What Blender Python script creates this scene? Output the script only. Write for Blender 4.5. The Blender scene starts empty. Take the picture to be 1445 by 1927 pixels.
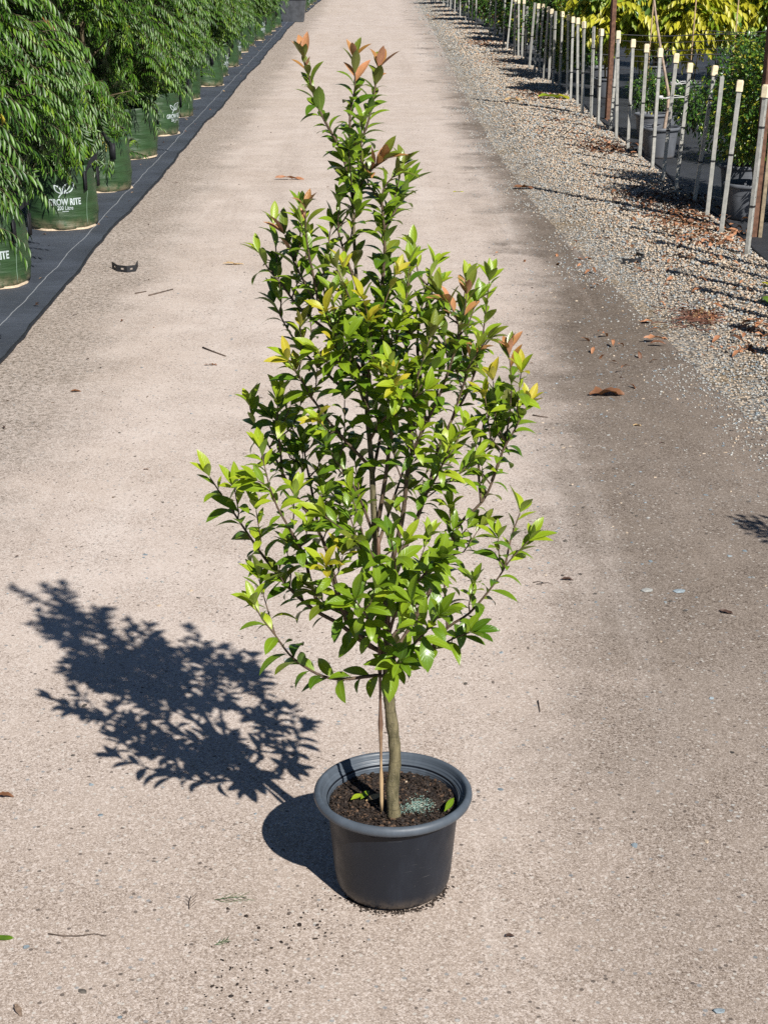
import bpy, math, random
import numpy as np
from mathutils import Vector, Matrix

random.seed(7)
rng = np.random.default_rng(7)
R = math.radians
SC = bpy.context.scene
COL = SC.collection

# ------------------------------------------------------------------ camera, sky, sun, exposure
CAM_H, PITCH, YAW = 2.42, R(20.027), R(0.350)
FPX = 3000.0                                   # focal length in photograph pixels (1445 x 1927)
cam_d = bpy.data.cameras.new('camera')
cam = bpy.data.objects.new('camera', cam_d)
COL.objects.link(cam)
cam.location = (0, 0, CAM_H)
cam.rotation_euler = (math.pi / 2 - PITCH, 0, -YAW)
cam_d.sensor_fit = 'VERTICAL'
cam_d.sensor_height = 36
cam_d.lens = FPX / 1927 * 36
cam_d.clip_start, cam_d.clip_end = 0.05, 2000
SC.camera = cam

SUNV = Vector((0.578, -0.995, 1.0)).normalized()  # towards the sun
wd = bpy.data.worlds.new('World')
SC.world = wd
wd.use_nodes = True
wn = wd.node_tree
wn.nodes.clear()
sky = wn.nodes.new('ShaderNodeTexSky')
sky.sky_type = 'NISHITA'
sky.sun_disc = False
sky.air_density, sky.dust_density, sky.ozone_density = 0.6, 0.0, 2.0
sky.sun_elevation = math.asin(SUNV.z)
sky.sun_rotation = math.atan2(SUNV.x, SUNV.y)
bg = wn.nodes.new('ShaderNodeBackground')
bg.inputs['Strength'].default_value = 0.05
wo = wn.nodes.new('ShaderNodeOutputWorld')
wn.links.new(sky.outputs[0], bg.inputs['Color'])
wn.links.new(bg.outputs[0], wo.inputs['Surface'])

sun_d = bpy.data.lights.new('sun', 'SUN')
sun_d.energy = 5.0
sun_d.angle = R(0.53)
sun_d.color = (1.0, 0.955, 0.89)
sun = bpy.data.objects.new('sun', sun_d)
COL.objects.link(sun)
sun.rotation_euler = SUNV.to_track_quat('Z', 'Y').to_euler()

SC.view_settings.view_transform = 'Standard'
SC.view_settings.look = 'None'
SC.view_settings.gamma = 1
SC.view_settings.use_curve_mapping = False
SC.view_settings.exposure = 0.62
SC.render.engine = 'CYCLES'
SC.cycles.use_denoising = False
SC.cycles.max_bounces = 6
SC.cycles.transparent_max_bounces = 4


def ray(px, py):
    u, v = (px - 722.5) / FPX, -(py - 963.5) / FPX
    d = Vector((u, math.cos(PITCH) + v * math.sin(PITCH), -math.sin(PITCH) + v * math.cos(PITCH)))
    return Vector((math.cos(YAW) * d.x + math.sin(YAW) * d.y, -math.sin(YAW) * d.x + math.cos(YAW) * d.y, d.z))


def at(px, py, z=0.0):
    """the ground (or height z) point seen at a photograph pixel"""
    d = ray(px, py)
    t = (z - CAM_H) / d.z
    return Vector((d.x * t, d.y * t, z))


def on_plane(px, py, y):
    d = ray(px, py)
    t = y / d.y
    return Vector((d.x * t, y, CAM_H + d.z * t))


def smooth(a, b, x):
    t = np.clip((x - a) / (b - a), 0, 1)
    return t * t * (3 - 2 * t)


# ------------------------------------------------------------------ node helpers
class NT:
    def __init__(s, name):
        s.m = bpy.data.materials.new(name)
        s.m.use_nodes = True
        s.t = s.m.node_tree
        s.t.nodes.clear()
        s.out = s.t.nodes.new('ShaderNodeOutputMaterial')

    def n(s, typ, **kw):
        nd = s.t.nodes.new('ShaderNode' + typ)
        ins = kw.pop('ins', {})
        for k, v in kw.items():
            setattr(nd, k, v)
        for k, v in ins.items():
            s.set(nd.inputs[k], v)
        return nd

    def set(s, sock, v):
        if isinstance(v, bpy.types.NodeSocket):
            s.t.links.new(v, sock)
        elif isinstance(v, (tuple, list)) and len(v) == 3 and sock.type == 'RGBA':
            sock.default_value = (*v, 1)
        else:
            sock.default_value = v

    def noise(s, vec, scale, detail=3, rough=0.55, dist=0.0):
        return s.n('TexNoise', ins={'Vector': vec, 'Scale': scale, 'Detail': detail, 'Roughness': rough, 'Distortion': dist}).outputs['Fac']

    def ramp(s, fac, lo, hi, a=0.0, b=1.0):
        return s.n('MapRange', interpolation_type='SMOOTHSTEP', ins={'Value': fac, 'From Min': lo, 'From Max': hi, 'To Min': a, 'To Max': b}).outputs[0]

    def math(s, op, a, b=0.0, c=0.0):
        nd = s.n('Math', operation=op)
        s.set(nd.inputs[0], a)
        s.set(nd.inputs[1], b)
        s.set(nd.inputs[2], c)
        return nd.outputs[0]

    def mix(s, fac, a, b, mode='MIX'):
        nd = s.n('Mix', data_type='RGBA', blend_type=mode)
        s.set(nd.inputs[0], fac)
        s.set(nd.inputs[6], a)
        s.set(nd.inputs[7], b)
        return nd.outputs[2]

    def bump(s, h, strength=0.5, dist=0.01):
        return s.n('Bump', ins={'Strength': strength, 'Distance': dist, 'Height': h}).outputs[0]

    def pos(s):
        return s.n('TexCoord').outputs['Object']

    def rand(s):
        a = s.n('ObjectInfo').outputs['Random']
        b = s.n('NewGeometry').outputs['Random Per Island']
        return s.math('FRACT', s.math('ADD', a, b))

    def pbr(s, col, rough=0.6, normal=None, metal=0.0, spec=0.5):
        p = s.n('BsdfPrincipled')
        s.set(p.inputs['Base Color'], col)
        s.set(p.inputs['Roughness'], rough)
        s.set(p.inputs['Metallic'], metal)
        s.set(p.inputs['Specular IOR Level'], spec)
        if normal is not None:
            s.set(p.inputs['Normal'], normal)
        return p

    def done(s, shader):
        s.t.links.new(shader.outputs[0] if hasattr(shader, 'outputs') else shader, s.out.inputs['Surface'])
        return s.m


def simple(name, col, rough=0.6, var=0.0, scale=20.0, spec=0.5, metal=0.0, bump=0.0):
    s = NT(name)
    p = s.pos()
    c, nrm = col, None
    if var:
        f = s.noise(p, scale, 4)
        c = s.mix(s.ramp(f, 0.3, 0.7), tuple(x * (1 - var) for x in col), tuple(min(1, x * (1 + var)) for x in col))
    if bump:
        nrm = s.bump(s.noise(p, scale * 3, 3), bump, 0.004)
    return s.done(s.pbr(c, rough, nrm, metal, spec))


def leaf_mat(name, ca, cb, back=None, rough=0.33, trans=0.25, vein=0.5, spec=0.5):
    """two-tone leaf: ca..cb varies from leaf to leaf, pale midrib from the UV, matte underside, some light through"""
    s = NT(name)
    col = s.mix(s.rand(), ca, cb)
    geo = s.n('NewGeometry')
    if back is not None:
        col = s.mix(geo.outputs['Backfacing'], col, back)
    nrm = None
    if vein:
        uv = s.n('SeparateXYZ', ins={0: s.n('UVMap').outputs[0]})
        mid = s.ramp(s.math('ABSOLUTE', uv.outputs[0]), 0.03, 0.11, vein, 0.0)
        col = s.mix(mid, col, tuple(min(1, 1.7 * x + 0.06) for x in ca))
        w = s.math('SUBTRACT', s.math('MULTIPLY', uv.outputs[1], 9.0), s.math('MULTIPLY', s.math('ABSOLUTE', uv.outputs[0]), 2.2))
        rib = s.ramp(s.math('PINGPONG', w, 0.5), 0.0, 0.12)
        nrm = s.bump(rib, 0.25, 0.0012)
    col = s.mix(s.ramp(s.noise(s.pos(), 45, 2), 0.35, 0.7, 0.0, 0.3), col, tuple(x * 0.6 for x in ca))
    if vein:
        spots = s.math('MULTIPLY', s.ramp(s.noise(s.pos(), 90, 3, .7), .66, .72), s.ramp(s.noise(s.pos(), 9, 2), .5, .62))
        col = s.mix(s.math('MULTIPLY', spots, .8), col, (.16, .10, .04))
    p = s.pbr(col, rough, nrm, 0, spec)
    tr = s.n('BsdfTranslucent', ins={'Color': s.mix(1.0, col, (1.0, 1.0, 0.35), 'MULTIPLY')})
    mx = s.n('MixShader', ins={0: trans})
    s.t.links.new(p.outputs[0], mx.inputs[1])
    s.t.links.new(tr.outputs[0], mx.inputs[2])
    return s.done(mx)


# ------------------------------------------------------------------ mesh helpers
class MB:
    """collects faces; build() links them as ONE mesh object"""
    def __init__(s):
        s.v, s.f, s.mi, s.uv = [], [], [], []

    def add(s, verts, faces, mat=0, uv=None):
        o = len(s.v)
        s.v += [tuple(x) for x in verts]
        s.f += [tuple(i + o for i in f) for f in faces]
        s.mi += [mat] * len(faces)
        s.uv += list(uv) if uv is not None else [(0.5, 0.5)] * len(verts)

    def box(s, c, d, mat=0, M=None):
        c = Vector(c)
        vs = [Vector((c.x + sx * d[0] / 2, c.y + sy * d[1] / 2, c.z + sz * d[2] / 2)) for sx in (-1, 1) for sy in (-1, 1) for sz in (-1, 1)]
        if M is not None:
            vs = [M @ v for v in vs]
        s.add(vs, [(0, 1, 3, 2), (4, 6, 7, 5), (0, 4, 5, 1), (2, 3, 7, 6), (0, 2, 6, 4), (1, 5, 7, 3)], mat)

    def tube(s, pts, radii, n=7, mat=0, caps=True):
        pts = [Vector(p) for p in pts]
        k = len(pts)
        if not hasattr(radii, '__len__'):
            radii = [radii] * k
        ref = Vector((0, 0, 1))
        t0 = (pts[1] - pts[0]).normalized()
        if abs(t0.dot(ref)) > 0.9:
            ref = Vector((1, 0, 0))
        a = t0.cross(ref).normalized()
        vs = []
        for i, p in enumerate(pts):
            t = (pts[min(i + 1, k - 1)] - pts[max(i - 1, 0)])
            t = t.normalized() if t.length > 1e-9 else t0
            a = (a - t * a.dot(t)).normalized()
            b = t.cross(a)
            for j in range(n):
                th = 2 * math.pi * j / n
                vs.append(p + (a * math.cos(th) + b * math.sin(th)) * radii[i])
        fs = [(i * n + j, i * n + (j + 1) % n, (i + 1) * n + (j + 1) % n, (i + 1) * n + j) for i in range(k - 1) for j in range(n)]
        if caps:
            fs += [tuple(range(n))[::-1], tuple((k - 1) * n + j for j in range(n))]
        s.add(vs, fs, mat)

    def lathe(s, prof, n=48, mat=0, c=(0, 0, 0), wob=None, closed=False):
        vs, uv = [], []
        for r, z in prof:
            for j in range(n):
                th = 2 * math.pi * j / n
                rr = r + (wob(th, z) if wob else 0)
                vs.append((c[0] + rr * math.cos(th), c[1] + rr * math.sin(th), c[2] + z))
                uv.append((j / n, z))
        k = len(prof)
        fs = [(i * n + j, i * n + (j + 1) % n, (i + 1) * n + (j + 1) % n, (i + 1) * n + j) for i in range(k - 1) for j in range(n)]
        if closed:
            fs.append(tuple((k - 1) * n + j for j in range(n)))
        s.add(vs, fs, mat, uv)

    def mesh(s, name, mats, smooth_=True):
        me = bpy.data.meshes.new(name)
        me.from_pydata(s.v, [], s.f)
        for m in (mats if isinstance(mats, (list, tuple)) else [mats]):
            me.materials.append(m)
        me.polygons.foreach_set('material_index', s.mi)
        ul = me.uv_layers.new(name='UVMap')
        li = np.empty(len(me.loops), dtype=np.int32)
        me.loops.foreach_get('vertex_index', li)
        ul.data.foreach_set('uv', np.array(s.uv, dtype=np.float32)[li].ravel())
        me.polygons.foreach_set('use_smooth', [smooth_] * len(me.polygons))
        me.update()
        return me

    def build(s, name, mats, parent=None, smooth_=True):
        return link(name, s.mesh(name, mats, smooth_), parent)


def link(name, me, parent=None):
    o = bpy.data.objects.new(name, me)
    COL.objects.link(o)
    if parent is not None:
        o.parent = parent
    return o


def np_mesh(name, V, F, mats, mi=None, uv=None, smooth_=True):
    """triangles from numpy arrays, quickly"""
    me = bpy.data.meshes.new(name)
    nv, nf = len(V), len(F)
    me.vertices.add(nv)
    me.vertices.foreach_set('co', np.asarray(V, dtype=np.float32).ravel())
    me.loops.add(nf * 3)
    me.loops.foreach_set('vertex_index', np.asarray(F, dtype=np.int32).ravel())
    me.polygons.add(nf)
    me.polygons.foreach_set('loop_start', np.arange(0, nf * 3, 3, dtype=np.int32))
    for m in (mats if isinstance(mats, (list, tuple)) else [mats]):
        me.materials.append(m)
    if mi is not None:
        me.polygons.foreach_set('material_index', np.asarray(mi, dtype=np.int32))
    if uv is not None:
        ul = me.uv_layers.new(name='UVMap')
        ul.data.foreach_set('uv', np.asarray(uv, dtype=np.float32)[np.asarray(F).ravel()].ravel())
    me.polygons.foreach_set('use_smooth', np.full(nf, smooth_))
    me.update(calc_edges=True)
    me.validate()
    return me


def scatter(proto, mats4, k=None):
    """copies of proto (V, F, mi, uv) under N 4x4 matrices -> merged arrays"""
    V, F, MI, UV = proto
    N = len(mats4)
    Vh = np.concatenate([V, np.ones((len(V), 1))], 1)
    out = np.einsum('nij,vj->nvi', mats4, Vh)[:, :, :3].reshape(-1, 3)
    off = (np.arange(N) * len(V))[:, None, None]
    FF = (F[None] + off).reshape(-1, 3)
    return out, FF, np.tile(MI, N), np.tile(UV, (N, 1))


def frames(origin, x, y, z, sc):
    """N matrices from numpy columns; sc (N,) or (N,3)"""
    N = len(origin)
    M = np.zeros((N, 4, 4))
    sc = np.asarray(sc, dtype=float)
    if sc.ndim == 1:
        sc = np.repeat(sc[:, None], 3, 1)
    M[:, :3, 0], M[:, :3, 1], M[:, :3, 2], M[:, :3, 3] = x * sc[:, :1], y * sc[:, 1:2], z * sc[:, 2:3], origin
    M[:, 3, 3] = 1
    return M


def nrm(a):
    return a / (np.linalg.norm(a, axis=-1, keepdims=True) + 1e-9)


def rand_rot(N, tilt=math.pi):
    """random frames: free spin, normals within tilt of up"""
    ph, th = rng.uniform(0, 2 * math.pi, N), rng.uniform(0, tilt, N)
    z = np.stack([np.sin(th) * np.cos(ph), np.sin(th) * np.sin(ph), np.cos(th)], 1)
    a = rng.uniform(-1, 1, (N, 3))
    x = nrm(np.cross(z, a))
    return x, np.cross(z, x), z


def empty(name, loc, rz=0.0):
    o = bpy.data.objects.new(name, None)
    COL.objects.link(o)
    o.location = loc
    o.rotation_euler = (0, 0, rz)
    o.empty_display_size = 0.1
    return o


def tag(o, label=None, cat=None, group=None, kind=None):
    for k, v in (('label', label), ('category', cat), ('group', group), ('kind', kind)):
        if v:
            o[k] = v
    return o


def copy_tree(o, parent=None):
    c = o.copy()
    COL.objects.link(c)
    if parent is not None:
        c.parent = parent
    for ch in [x for x in SC.objects if x.parent == o]:
        copy_tree(ch, c)
    return c


ORD = ['zeroth', 'first', 'second', 'third', 'fourth', 'fifth', 'sixth', 'seventh', 'eighth', 'ninth', 'tenth', 'eleventh', 'twelfth',
       'thirteenth', 'fourteenth', 'fifteenth', 'sixteenth', 'seventeenth', 'eighteenth', 'nineteenth', 'twentieth']
TENS = {20: 'twenty', 30: 'thirty', 40: 'forty', 50: 'fifty', 60: 'sixty'}


def ordinal(n):
    if n <= 20:
        return ORD[n]
    t, u = n // 10 * 10, n % 10
    return TENS[t] + '-' + ORD[u] if u else TENS[t][:-1] + 'ieth'


def leaf_arrays(L=1.0, W=0.36, fold=0.25, curl=0.25, n=6, pet=0.06, wave=0.0, peak=0.45, acum=1.0):
    """leaf along +X, upper face +Z, length L; V, F(tri), uv"""
    vs, uv, fs = [], [], []
    for i in range(n + 1):
        t = i / n
        if t < pet:
            w = 0.012 * L
        else:
            s_ = (t - pet) / (1 - pet)
            a = s_ ** (math.log(0.5) / math.log(peak))
            w = W * L / 2 * math.sin(math.pi * min(a, 1)) ** acum + 0.004 * L
        ang = curl * t * 1.2
        x = L * (math.sin(ang) / ang * t if abs(ang) > 1e-4 else t)
        z = -L * ((1 - math.cos(ang)) / ang * t if abs(ang) > 1e-4 else 0)
        wz = fold * w + wave * L * math.sin(t * 9)
        vs += [(x, 0, z), (x, w, z + wz), (x, -w, z + fold * w - wave * L * math.sin(t * 8 + 1))]
        uv += [(0, t), (1, t), (-1, t)]
    for i in range(n):
        a, b = 3 * i, 3 * i + 3
        fs += [(a, b, b + 1), (a, b + 1, a + 1), (a, a + 2, b + 2), (a, b + 2, b)]
    return np.array(vs), np.array(fs), np.array(uv)


def joined(parts):
    """concatenate (V, F, mi, uv) tuples"""
    Vs, Fs, Ms, Us, o = [], [], [], [], 0
    for V, F, M, U in parts:
        Vs.append(V); Fs.append(F + o); Ms.append(M); Us.append(U); o += len(V)
    return np.concatenate(Vs), np.concatenate(Fs), np.concatenate(Ms), np.concatenate(Us)


def icosphere():
    g = (1 + 5 ** .5) / 2
    v = nrm(np.array([(-1, g, 0), (1, g, 0), (-1, -g, 0), (1, -g, 0), (0, -1, g), (0, 1, g), (0, -1, -g), (0, 1, -g), (g, 0, -1), (g, 0, 1), (-g, 0, -1), (-g, 0, 1)], float))
    f = np.array([(0, 11, 5), (0, 5, 1), (0, 1, 7), (0, 7, 10), (0, 10, 11), (1, 5, 9), (5, 11, 4), (11, 10, 2), (10, 7, 6), (7, 1, 8),
                  (3, 9, 4), (3, 4, 2), (3, 2, 6), (3, 6, 8), (3, 8, 9), (4, 9, 5), (2, 4, 11), (6, 2, 10), (8, 6, 7), (9, 8, 1)])
    return v, f


ICO_V, ICO_F = icosphere()


def pebbles(name, P, size, mats, mi_choice, flat=(0.45, 0.8), tilt=0.35, smooth_=True, lift=0.3):
    N = len(P)
    x, y, z = rand_rot(N, tilt)
    sc = np.stack([size * rng.uniform(.8, 1.35, N), size * rng.uniform(.7, 1.0, N), size * rng.uniform(*flat, N)], 1)
    P = P.copy()
    P[:, 2] += sc[:, 2] * lift
    M = frames(P, x, y, z, sc)
    V, F, _, _ = scatter((ICO_V, ICO_F, np.zeros(20, int), np.zeros((12, 2))), M)
    V = V.reshape(N, 12, 3)
    V = V + (rng.uniform(-.16, .16, V.shape) * size[:, None, None])
    me = np_mesh(name, V.reshape(-1, 3), F, mats, np.repeat(mi_choice, 20), None, smooth_)
    return link(name, me)


# ------------------------------------------------------------------ the ground
def ground_material():
    s = NT('compacted_granite')
    p = s.pos()
    xyz = s.n('SeparateXYZ', ins={0: p})
    X, Y = xyz.outputs[0], xyz.outputs[1]
    big = s.noise(p, 0.55, 5, 0.6)
    med = s.noise(p, 2.6, 5, 0.65)
    # light pink-beige, fading to brown on the damp right-hand side
    base = s.mix(s.ramp(med, 0.3, 0.72), (0.455, 0.385, 0.335), (0.535, 0.465, 0.415))
    base = s.mix(s.ramp(big, 0.40, 0.7, 0, 0.5), base, (0.42, 0.345, 0.285))
    base = s.mix(s.ramp(Y, 6.0, 3.2, 0, 1.0), base, (0.365, 0.300, 0.252))
    bx = s.math('MINIMUM', s.math('MULTIPLY_ADD', Y, 0.075, 0.18), 1.08)
    dx = s.math('SUBTRACT', X, bx)
    dxn = s.math('ADD', dx, s.math('MULTIPLY', s.math('SUBTRACT', s.noise(p, 1.3, 9, 0.68, 0.2), 0.5), 1.05))
    near = s.math('ADD', s.ramp(Y, 3.0, 6.0, 0.34, 0.84), s.ramp(Y, 6.5, 10.5, 0.0, 0.16))
    damp = s.math('MULTIPLY', s.ramp(dxn, -0.25, 0.42), near)
    fade = s.ramp(Y, 19.0, 42.0, 1.0, 0.35)
    damp = s.math('MULTIPLY', damp, fade)
    base = s.mix(s.math('MULTIPLY', damp, 0.95), base, s.mix(s.noise(p, 5, 4), (0.138, 0.108, 0.080), (0.100, 0.080, 0.061)))
    tracks = s.noise(s.n('Mapping', ins={'Vector': p, 'Scale': (2.4, 0.10, 1.0)}).outputs[0], 1.0, 5, 0.6)
    base = s.mix(s.ramp(tracks, 0.52, 0.70, 0, 0.42), base, (0.33, 0.27, 0.225))
    base = s.mix(s.ramp(tracks, 0.46, 0.30, 0, 0.35), base, (0.60, 0.54, 0.495))
    # wheel-worn darker patches beside the bank
    patch = s.math('MULTIPLY', s.ramp(s.noise(p, 0.9, 8, 0.68), 0.51, 0.64), s.ramp(s.math('ABSOLUTE', s.math('SUBTRACT', dx, 0.15)), 0.5, 0.1))
    base = s.mix(s.math('MULTIPLY', s.math('MULTIPLY', patch, s.ramp(Y, 8.0, 11.0)), 0.85), base, (0.105, 0.083, 0.064))
    # dusty dark crumbs along the left mat
    lx = s.math('ADD', s.math('ADD', X, 1.75), s.math('MULTIPLY', s.math('SUBTRACT', s.noise(p, 1.6, 5, 0.6), 0.5), 0.9))
    dirt = s.ramp(lx, 0.42, -0.25)
    crumb = s.ramp(s.noise(p, 30, 6, 0.85), 0.44, 0.60)
    base = s.mix(s.math('MULTIPLY', dirt, s.math('MULTIPLY_ADD', crumb, 0.72, 0.26)), base, (0.105, 0.084, 0.058))
    # grit: every grain its own tone, two sizes, with dark gaps between the coarser ones
    def grains(scale, jit):
        v = s.n('TexVoronoi', feature='F1', ins={'Vector': p, 'Scale': scale, 'Randomness': jit})
        return v.outputs['Distance'], s.n('SeparateColor', ins={0: v.outputs['Color']})
    d1, c1 = grains(330.0, 1.0)
    d2, c2 = grains(150.0, 1.0)
    d3, c3 = grains(62.0, 1.0)
    loose = s.ramp(s.noise(p, 3.1, 5, 0.65), 0.35, 0.65, 0.45, 1.0)
    loose = s.math('MULTIPLY', loose, s.math('MULTIPLY_ADD', damp, 0.35, 0.75))
    base = s.mix(s.math('MULTIPLY', s.ramp(c1.outputs[0], 0.62, 0.80), s.math('MULTIPLY', loose, 0.9)), base, s.mix(1.0, base, (0.38, 0.34, 0.31), 'MULTIPLY'))
    dry = s.math('MULTIPLY_ADD', damp, -0.80, 1.0)
    base = s.mix(s.math('MULTIPLY', s.ramp(c1.outputs[1], 0.70, 0.85), s.math('MULTIPLY', dry, 0.55)), base, (0.64, 0.56, 0.505))
    base = s.mix(s.math('MULTIPLY', s.ramp(c2.outputs[0], 0.80, 0.88), s.math('MULTIPLY', loose, 0.8)), base, s.mix(1.0, base, (0.48, 0.44, 0.41), 'MULTIPLY'))
    base = s.mix(s.math('MULTIPLY', s.ramp(c2.outputs[1], 0.86, 0.92), s.math('MULTIPLY', dry, 0.5)), base, (0.60, 0.53, 0.48))
    base = s.mix(s.math('MULTIPLY', s.math('MULTIPLY', s.ramp(c3.outputs[0], 0.955, 0.965), s.ramp(d3, 0.42, 0.30)), 0.85), base, (0.085, 0.068, 0.058))
    base = s.mix(s.math('MULTIPLY', s.math('MULTIPLY', s.ramp(c3.outputs[1], 0.965, 0.975), s.ramp(d3, 0.45, 0.32)), 0.7), base, (0.20, 0.22, 0.235))
    base = s.mix(s.math('MULTIPLY', s.math('MULTIPLY', s.ramp(c3.outputs[2], 0.94, 0.95), s.ramp(d3, 0.34, 0.24)), 0.6), base, (0.52, 0.50, 0.46))
    h = s.math('ADD', s.math('MULTIPLY', c1.outputs[2], 0.5), s.math('SUBTRACT', s.math('MULTIPLY', c2.outputs[2], 0.7), s.math('MULTIPLY', d2, 0.5)))
    h = s.math('ADD', s.math('MULTIPLY', h, loose), s.math('MULTIPLY', crumb, s.math('MULTIPLY', dirt, 0.8)))
    nr = s.bump(h, 0.45, 0.0028)
    return s.done(s.pbr(base, 0.85, nr, 0, 0.25))


gm = MB()
xs = [-300, -60, -12, -3, 0, 3, 12, 60, 300]
ys = [-60, -8, 0, 4, 9, 20, 45, 90, 200, 700]
for yv in ys:
    gm.v += [(xv, yv, 0.0) for xv in xs]
    gm.uv += [(0, 0)] * len(xs)
gm.f = [(j * 9 + i, j * 9 + i + 1, (j + 1) * 9 + i + 1, (j + 1) * 9 + i) for j in range(9) for i in range(8)]
gm.mi = [0] * len(gm.f)
g = gm.build('ground', ground_material())
tag(g, 'pale pinkish gravel driveway running straight away between the plant rows', None, None, 'structure')


def mat_fabric(name, col, line=None):
    s = NT(name)
    p = s.pos()
    xyz = s.n('SeparateXYZ', ins={0: p})
    w1 = s.n('TexWave', wave_type='BANDS', bands_direction='Y', ins={'Vector': p, 'Scale': 55.0, 'Distortion': 1.2, 'Detail': 2.0}).outputs['Fac']
    w2 = s.n('TexWave', wave_type='BANDS', bands_direction='X', ins={'Vector': p, 'Scale': 55.0, 'Distortion': 1.2, 'Detail': 2.0}).outputs['Fac']
    weave = s.math('MULTIPLY', w1, w2)
    c = s.mix(s.ramp(s.noise(p, 1.7, 5, 0.65), 0.3, 0.7), tuple(x * 0.72 for x in col), tuple(x * 1.3 for x in col))
    c = s.mix(s.math('MULTIPLY', weave, 0.25), c, tuple(x * 1.8 for x in col))
    dust = s.math('MULTIPLY', s.ramp(s.noise(p, 90, 4, 0.7), 0.60, 0.70), s.ramp(s.noise(p, 2.2, 4), 0.40, 0.66))
    c = s.mix(s.math('MULTIPLY', dust, 0.55), c, (0.36, 0.33, 0.29))
    streak = s.ramp(s.noise(s.n('Mapping', ins={'Vector': p, 'Scale': (0.6, 14.0, 1.0)}).outputs[0], 3.0, 4, 0.6), 0.56, 0.68, 0.0, 0.5)
    c = s.mix(streak, c, tuple(x * 1.9 for x in col))
    if line:
        wob = s.math('MULTIPLY', s.math('SUBTRACT', s.noise(p, 1.3, 3), 0.5), 0.07)
        xx = s.math('ADD', xyz.outputs[0], wob)
        for l0 in line:
            f = s.ramp(s.math('ABSOLUTE', s.math('SUBTRACT', xx, l0)), 0.0050, 0.0020, 0, 0.6)
            c = s.mix(f, c, (0.42, 0.44, 0.46))
    return s.done(s.pbr(c, 0.62, s.bump(s.math('ADD', s.math('MULTIPLY', weave, .6), s.math('MULTIPLY', s.noise(s.n('Mapping', ins={'Vector': p, 'Scale': (1.0, 2.2, 1.0)}).outputs[0], 3.5, 5, .6, .8), 3.0)), 0.5, 0.012), 0, 0.4))


M_rubber = simple('black_plastic_edge', (0.012, 0.013, 0.016), 0.6, 0.3, 30)
# left weed mat: wavy right-hand edge with a rolled black hem
edge = []
yv, k = 2.0, 0
while yv < 110:
    wv = 0.016 * math.sin(yv * 0.83) + 0.012 * math.sin(yv * 1.9 + 1) * math.sin(yv * .37) + 0.010 * math.sin(yv * 4.7 + 2) * math.sin(yv * .61) + rng.normal(0, 0.0035)
    e0 = -2.235 + wv + (0.30 * float(smooth(44, 66, yv)))
    edge.append((e0, yv))
    yv += 0.16 if yv < 25 else 0.4
lm = MB()
for ex, ey in edge:
    hz = 0.006 + 0.006 * math.sin(ey * 2.1) ** 2
    lm.v += [(-14, ey, 0.006), (-4, ey, 0.007 + 0.004 * math.sin(ey * .9) ** 2), (-2.9, ey, 0.007 + 0.004 * math.sin(ey * 1.7) ** 2), (ex - .22, ey, 0.006 + hz * .5), (ex, ey, hz + .002)]
    lm.uv += [(0, 0)] * 5
for i in range(len(edge) - 1):
    for j in range(4):
        lm.f.append((i * 5 + j, i * 5 + j + 1, (i + 1) * 5 + j + 1, (i + 1) * 5 + j)); lm.mi.append(0)
wm = lm.build('weed_mat_ground', mat_fabric('woven_mat', (0.047, 0.056, 0.074), (-2.425, -3.1)))
tag(wm, 'dark blue-grey woven weed mat under the row of green bags', None, None, 'structure')
hem = MB()
hem.tube([(ex, ey, 0.010) for ex, ey in edge], [0.009 + 0.005 * abs(math.sin(i * 1.7)) for i in range(len(edge))], 6)
h_ = hem.build('mat_edge_strip_ground', M_rubber)
tag(h_, 'frayed black hem along the left weed mat', None, None, 'structure')

# right weed mat
rm = MB()
redge = []
yv = 4.0
while yv < 110:
    redge.append((2.965 + 0.02 * math.sin(yv * 1.1) + 0.02 * math.sin(yv * 2.7) - 0.55 * float(smooth(36, 60, yv)), yv))
    yv += 0.4
for ex, ey in redge:
    rm.v += [(ex, ey, 0.016), (ex + .5, ey, 0.010), (14, ey, 0.006)]
    rm.uv += [(0, 0)] * 3
for i in range(len(redge) - 1):
    for j in range(2):
        rm.f.append((i * 3 + j, i * 3 + j + 1, (i + 1) * 3 + j + 1, (i + 1) * 3 + j)); rm.mi.append(0)
rmo = rm.build('nursery_bed_ground', mat_fabric('black_bed_mat', (0.030, 0.033, 0.039)))
tag(rmo, 'black weed mat under the staked plants on the right', None, None, 'structure')
hem2 = MB()
hem2.tube([(ex, ey, 0.012) for ex, ey in redge], 0.012, 5)
tag(hem2.build('bed_edge_strip_ground', M_rubber), 'black edging along the right weed mat', None, None, 'structure')

# ------------------------------------------------------------------ gravel bank and loose stones
def stone_mat(name, a, b, rough=0.8):
    s = NT(name)
    c = s.mix(s.rand(), a, b)
    c = s.mix(s.ramp(s.noise(s.pos(), 160, 2), 0.4, 0.7, 0, 0.4), c, tuple(x * .55 for x in a))
    return s.done(s.pbr(c, rough, None, 0, 0.3))


ST = [stone_mat('cream_pebble', (0.36, 0.28, 0.20), (0.55, 0.46, 0.36)), stone_mat('grey_pebble', (0.22, 0.225, 0.215), (0.42, 0.415, 0.39)),
      stone_mat('rust_pebble', (0.27, 0.15, 0.085), (0.40, 0.24, 0.14)), stone_mat('blue_grey_chip', (0.12, 0.155, 0.18), (0.27, 0.32, 0.35), 0.6),
      stone_mat('dark_pebble', (0.055, 0.05, 0.045), (0.12, 0.105, 0.09))]


def bank_left(y):
    return np.interp(y, [5, 6.5, 8.3, 11, 14.6, 19, 24, 40, 62], [2.5, 2.2, 1.95, 1.75, 1.52, 1.42, 1.42, 1.52, 1.6])


def bank_right(y):
    return 2.97 - 0.55 * smooth(36, 60, y)


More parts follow.
